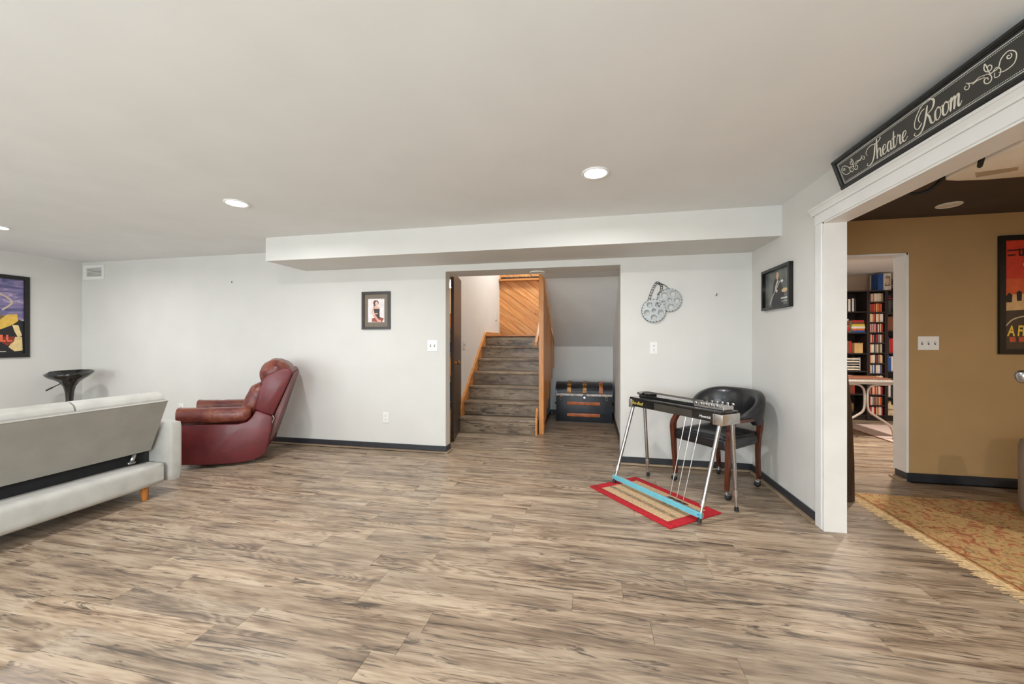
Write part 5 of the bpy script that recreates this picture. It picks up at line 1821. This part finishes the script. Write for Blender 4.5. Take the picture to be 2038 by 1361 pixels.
# dark figure on the top shelf, right bookcase
FIG = mat('dark_bronze', rgb(62, 56, 54), 0.5, 0.2, 20, 0.3)
t = thing('figurine', 'dark standing figurine with a red collar on the top shelf of the right bookcase', 'figurine', (4.428, BF + 0.10, RSH[0] + 0.0005))
MB().lathe([(0.045, 0), (0.045, 0.015), (0.03, 0.02), (0.034, 0.08), (0.045, 0.13), (0.050, 0.19), (0.035, 0.225), (0.016, 0.235), (0.022, 0.26), (0.020, 0.285), (0, 0.30)], 14).build('body', FIG, t, 60)
MB().lathe([(0.036, 0.222), (0.040, 0.232), (0.026, 0.242)], 14).build('collar', PM['red'], t, 60)
for s_ in (-1, 1):
    MB().tube([(s_ * 0.04, 0, 0.205), (s_ * 0.062, -0.015, 0.15), (s_ * 0.045, -0.03, 0.10)], [0.016, 0.011], 8, 4).build('arm', FIG, t, 60)
t = thing('figurine', 'crouching dark figurine on the top shelf, right of the red-collared one', 'figurine', (4.54, BF + 0.11, RSH[0] + 0.0005))
MB().lathe([(0.045, 0), (0.045, 0.02), (0.035, 0.03), (0.045, 0.09), (0.04, 0.15), (0.02, 0.19), (0.026, 0.22), (0, 0.25)], 12).build('body', FIG, t, 60)
MB().bb(-0.04, 0.04, -0.055, -0.045, 0.004, 0.02).build('plaque', PM['yellow'], t)
t = thing('figurine', 'cream robed figurine on the lowest shelf of the right bookcase', 'figurine', (4.425, BF + 0.09, RSH[5] + 0.0005))
CRM = mat('cream_plaster', rgb(210, 188, 150), 0.7, 0, 30, 0.25)
MB().lathe([(0.062, 0), (0.060, 0.04), (0.050, 0.10), (0.040, 0.15), (0.018, 0.165), (0.024, 0.19), (0.02, 0.21), (0, 0.22)], 14).build('robe', CRM, t, 50)
MB().tube([(-0.04, -0.02, 0.12), (-0.03, -0.05, 0.10), (0.03, -0.05, 0.10), (0.04, -0.02, 0.12)], 0.014, 8, 3).build('arms', CRM, t, 60)
t = thing('display_dish', 'dark shallow dish on a foot on the lowest shelf of the right bookcase', 'dish', (4.585, BF + 0.10, RSH[5] + 0.0005))
MB().lathe([(0.05, 0), (0.05, 0.008), (0.012, 0.014), (0.012, 0.10), (0.07, 0.12), (0.085, 0.14), (0.080, 0.142), (0.06, 0.126), (0, 0.122)], 20).build('bowl', FIG, t, 50)
# on top of the cases
t = thing('packing_box', 'blue and white picture box on top of the narrow tower', 'box', (4.325, BF + 0.12, TOP + 0.0005))
MB().bb(-0.085, 0.085, -0.09, 0.09, 0, 0.255, 0.002, 1).build('carton', PM['white'], t)
MB().bb(-0.0865, -0.015, -0.0915, 0.05, 0.002, 0.253).build('blue_side', PM['blue'], t)
MB().prism([(0.0, 0.06), (0.075, 0.06), (0.075, 0.21), (0.02, 0.22)], -0.0915, -0.09, 'Y').build('picture_panel', PM['grey'], t)
MB().prism(ell(0.035, 0.13, 0.03, 0.05), -0.0922, -0.0915, 'Y').build('printed_shape', PM['cream'], t)
t = thing('antler_ornament', 'spiky dark antler ornament on top of the right bookcase', 'ornament', (4.52, BF + 0.12, TOP + 0.0005))
MB().lathe([(0.05, 0), (0.045, 0.02), (0.02, 0.05), (0.03, 0.10), (0.015, 0.14), (0, 0.15)], 12).build('base', FIG, t, 50)
for i in range(9):
    an = 0.35 + i * 0.30
    l_ = rnd.uniform(0.08, 0.13)
    MB().tube([(0, 0, 0.10), (math.cos(an) * l_ * 0.6, rnd.uniform(-0.02, 0.02), 0.10 + math.sin(an) * l_ * 0.6), (math.cos(an + 0.25) * l_, 0, 0.10 + math.sin(an + 0.25) * l_)], [0.010, 0.002], 6, 3).build('prong', FIG, t, 60)

# pale rug and folding table
lr = thing('pale_rug', 'plain pale pink rug on the library floor', 'rug', (4.25, 5.45, 0))
PK = mat('pink_pile', rgb(214, 190, 178), 0.95, 0, 30, 0.08, 0.4, bscale=200)
MB().bb(-0.77, 0.77, -1.05, 1.05, 0.0005, 0.009, 0.003, 1).build('pile', PK, lr)
MB().bb(-0.775, -0.765, -1.052, 1.052, 0.0005, 0.011, 0.002, 1).build('edge_binding', mat('brown_edge', rgb(140, 96, 74), 0.9), lr)
MB().bb(-0.765, 0.765, -1.056, -1.05, 0.0005, 0.011, 0.002, 1).build('edge_binding', mat('brown_edge_end', rgb(140, 96, 74), 0.9), lr)

TUB = mat('grey_tube', rgb(186, 176, 166), 0.3, 0.4, 30, 0.05)
ft = thing('folding_table', 'folding table with bowed grey tube legs in the library', 'table', (3.295, 5.55, 0.0))
MB().bb(-0.42, 0.30, -0.06, 1.12, 0.695, 0.722, 0.006, 2).build('table_top', mat('table_grey', rgb(170, 158, 148), 0.5), ft, 40)
for yy, far in ((0.0, False), (0.95, True)):
    for s_ in (-1, 1):
        fz = 0.012
        pts = [(s_ * 0.255, yy, 0.672), (s_ * 0.10, yy, 0.668), (s_ * 0.045, yy, 0.64), (s_ * 0.018, yy, 0.58), (s_ * 0.016, yy, 0.42), (s_ * 0.035, yy, 0.34), (s_ * 0.10, yy, 0.285), (s_ * 0.22, yy, 0.20), (s_ * 0.275, yy, 0.13), (s_ * 0.292, yy, fz)]
        lg_ = MB().tube(pts, 0.0135, 10, 4).build('leg', TUB, ft, 60)
        MB().cyl((s_ * 0.292, yy, fz + 0.006), (s_ * 0.292, yy, fz - 0.0025), 0.016, None, 10).build('foot_cap', RUBBER, lg_, 40)
for z in (0.684,):
    MB().bb(-0.30, 0.29, -0.05, -0.035, z - 0.008, z + 0.010).build('apron_bar', TUB, ft)
for i, (x0, x1, z, cn, lb) in enumerate(((-0.36, 0.24, 0.7226, 'grey', 'grey board lying lowest on the folding table'), (-0.40, 0.26, 0.7350, 'brown', 'brown board lying on the grey one on the folding table'))):
    t = thing('flat_board', lb, 'board', (3.295, 5.75, z))
    MB().bb(x0, x1, -0.22, 0.22, 0, 0.011, 0.002, 1).build('sheet', PM[cn], t)
    MB().bb(x0 - 0.003, x0 + 0.03, -0.222, 0.222, 0.002, 0.0118).build('edge_strip', PM['grey'], t)
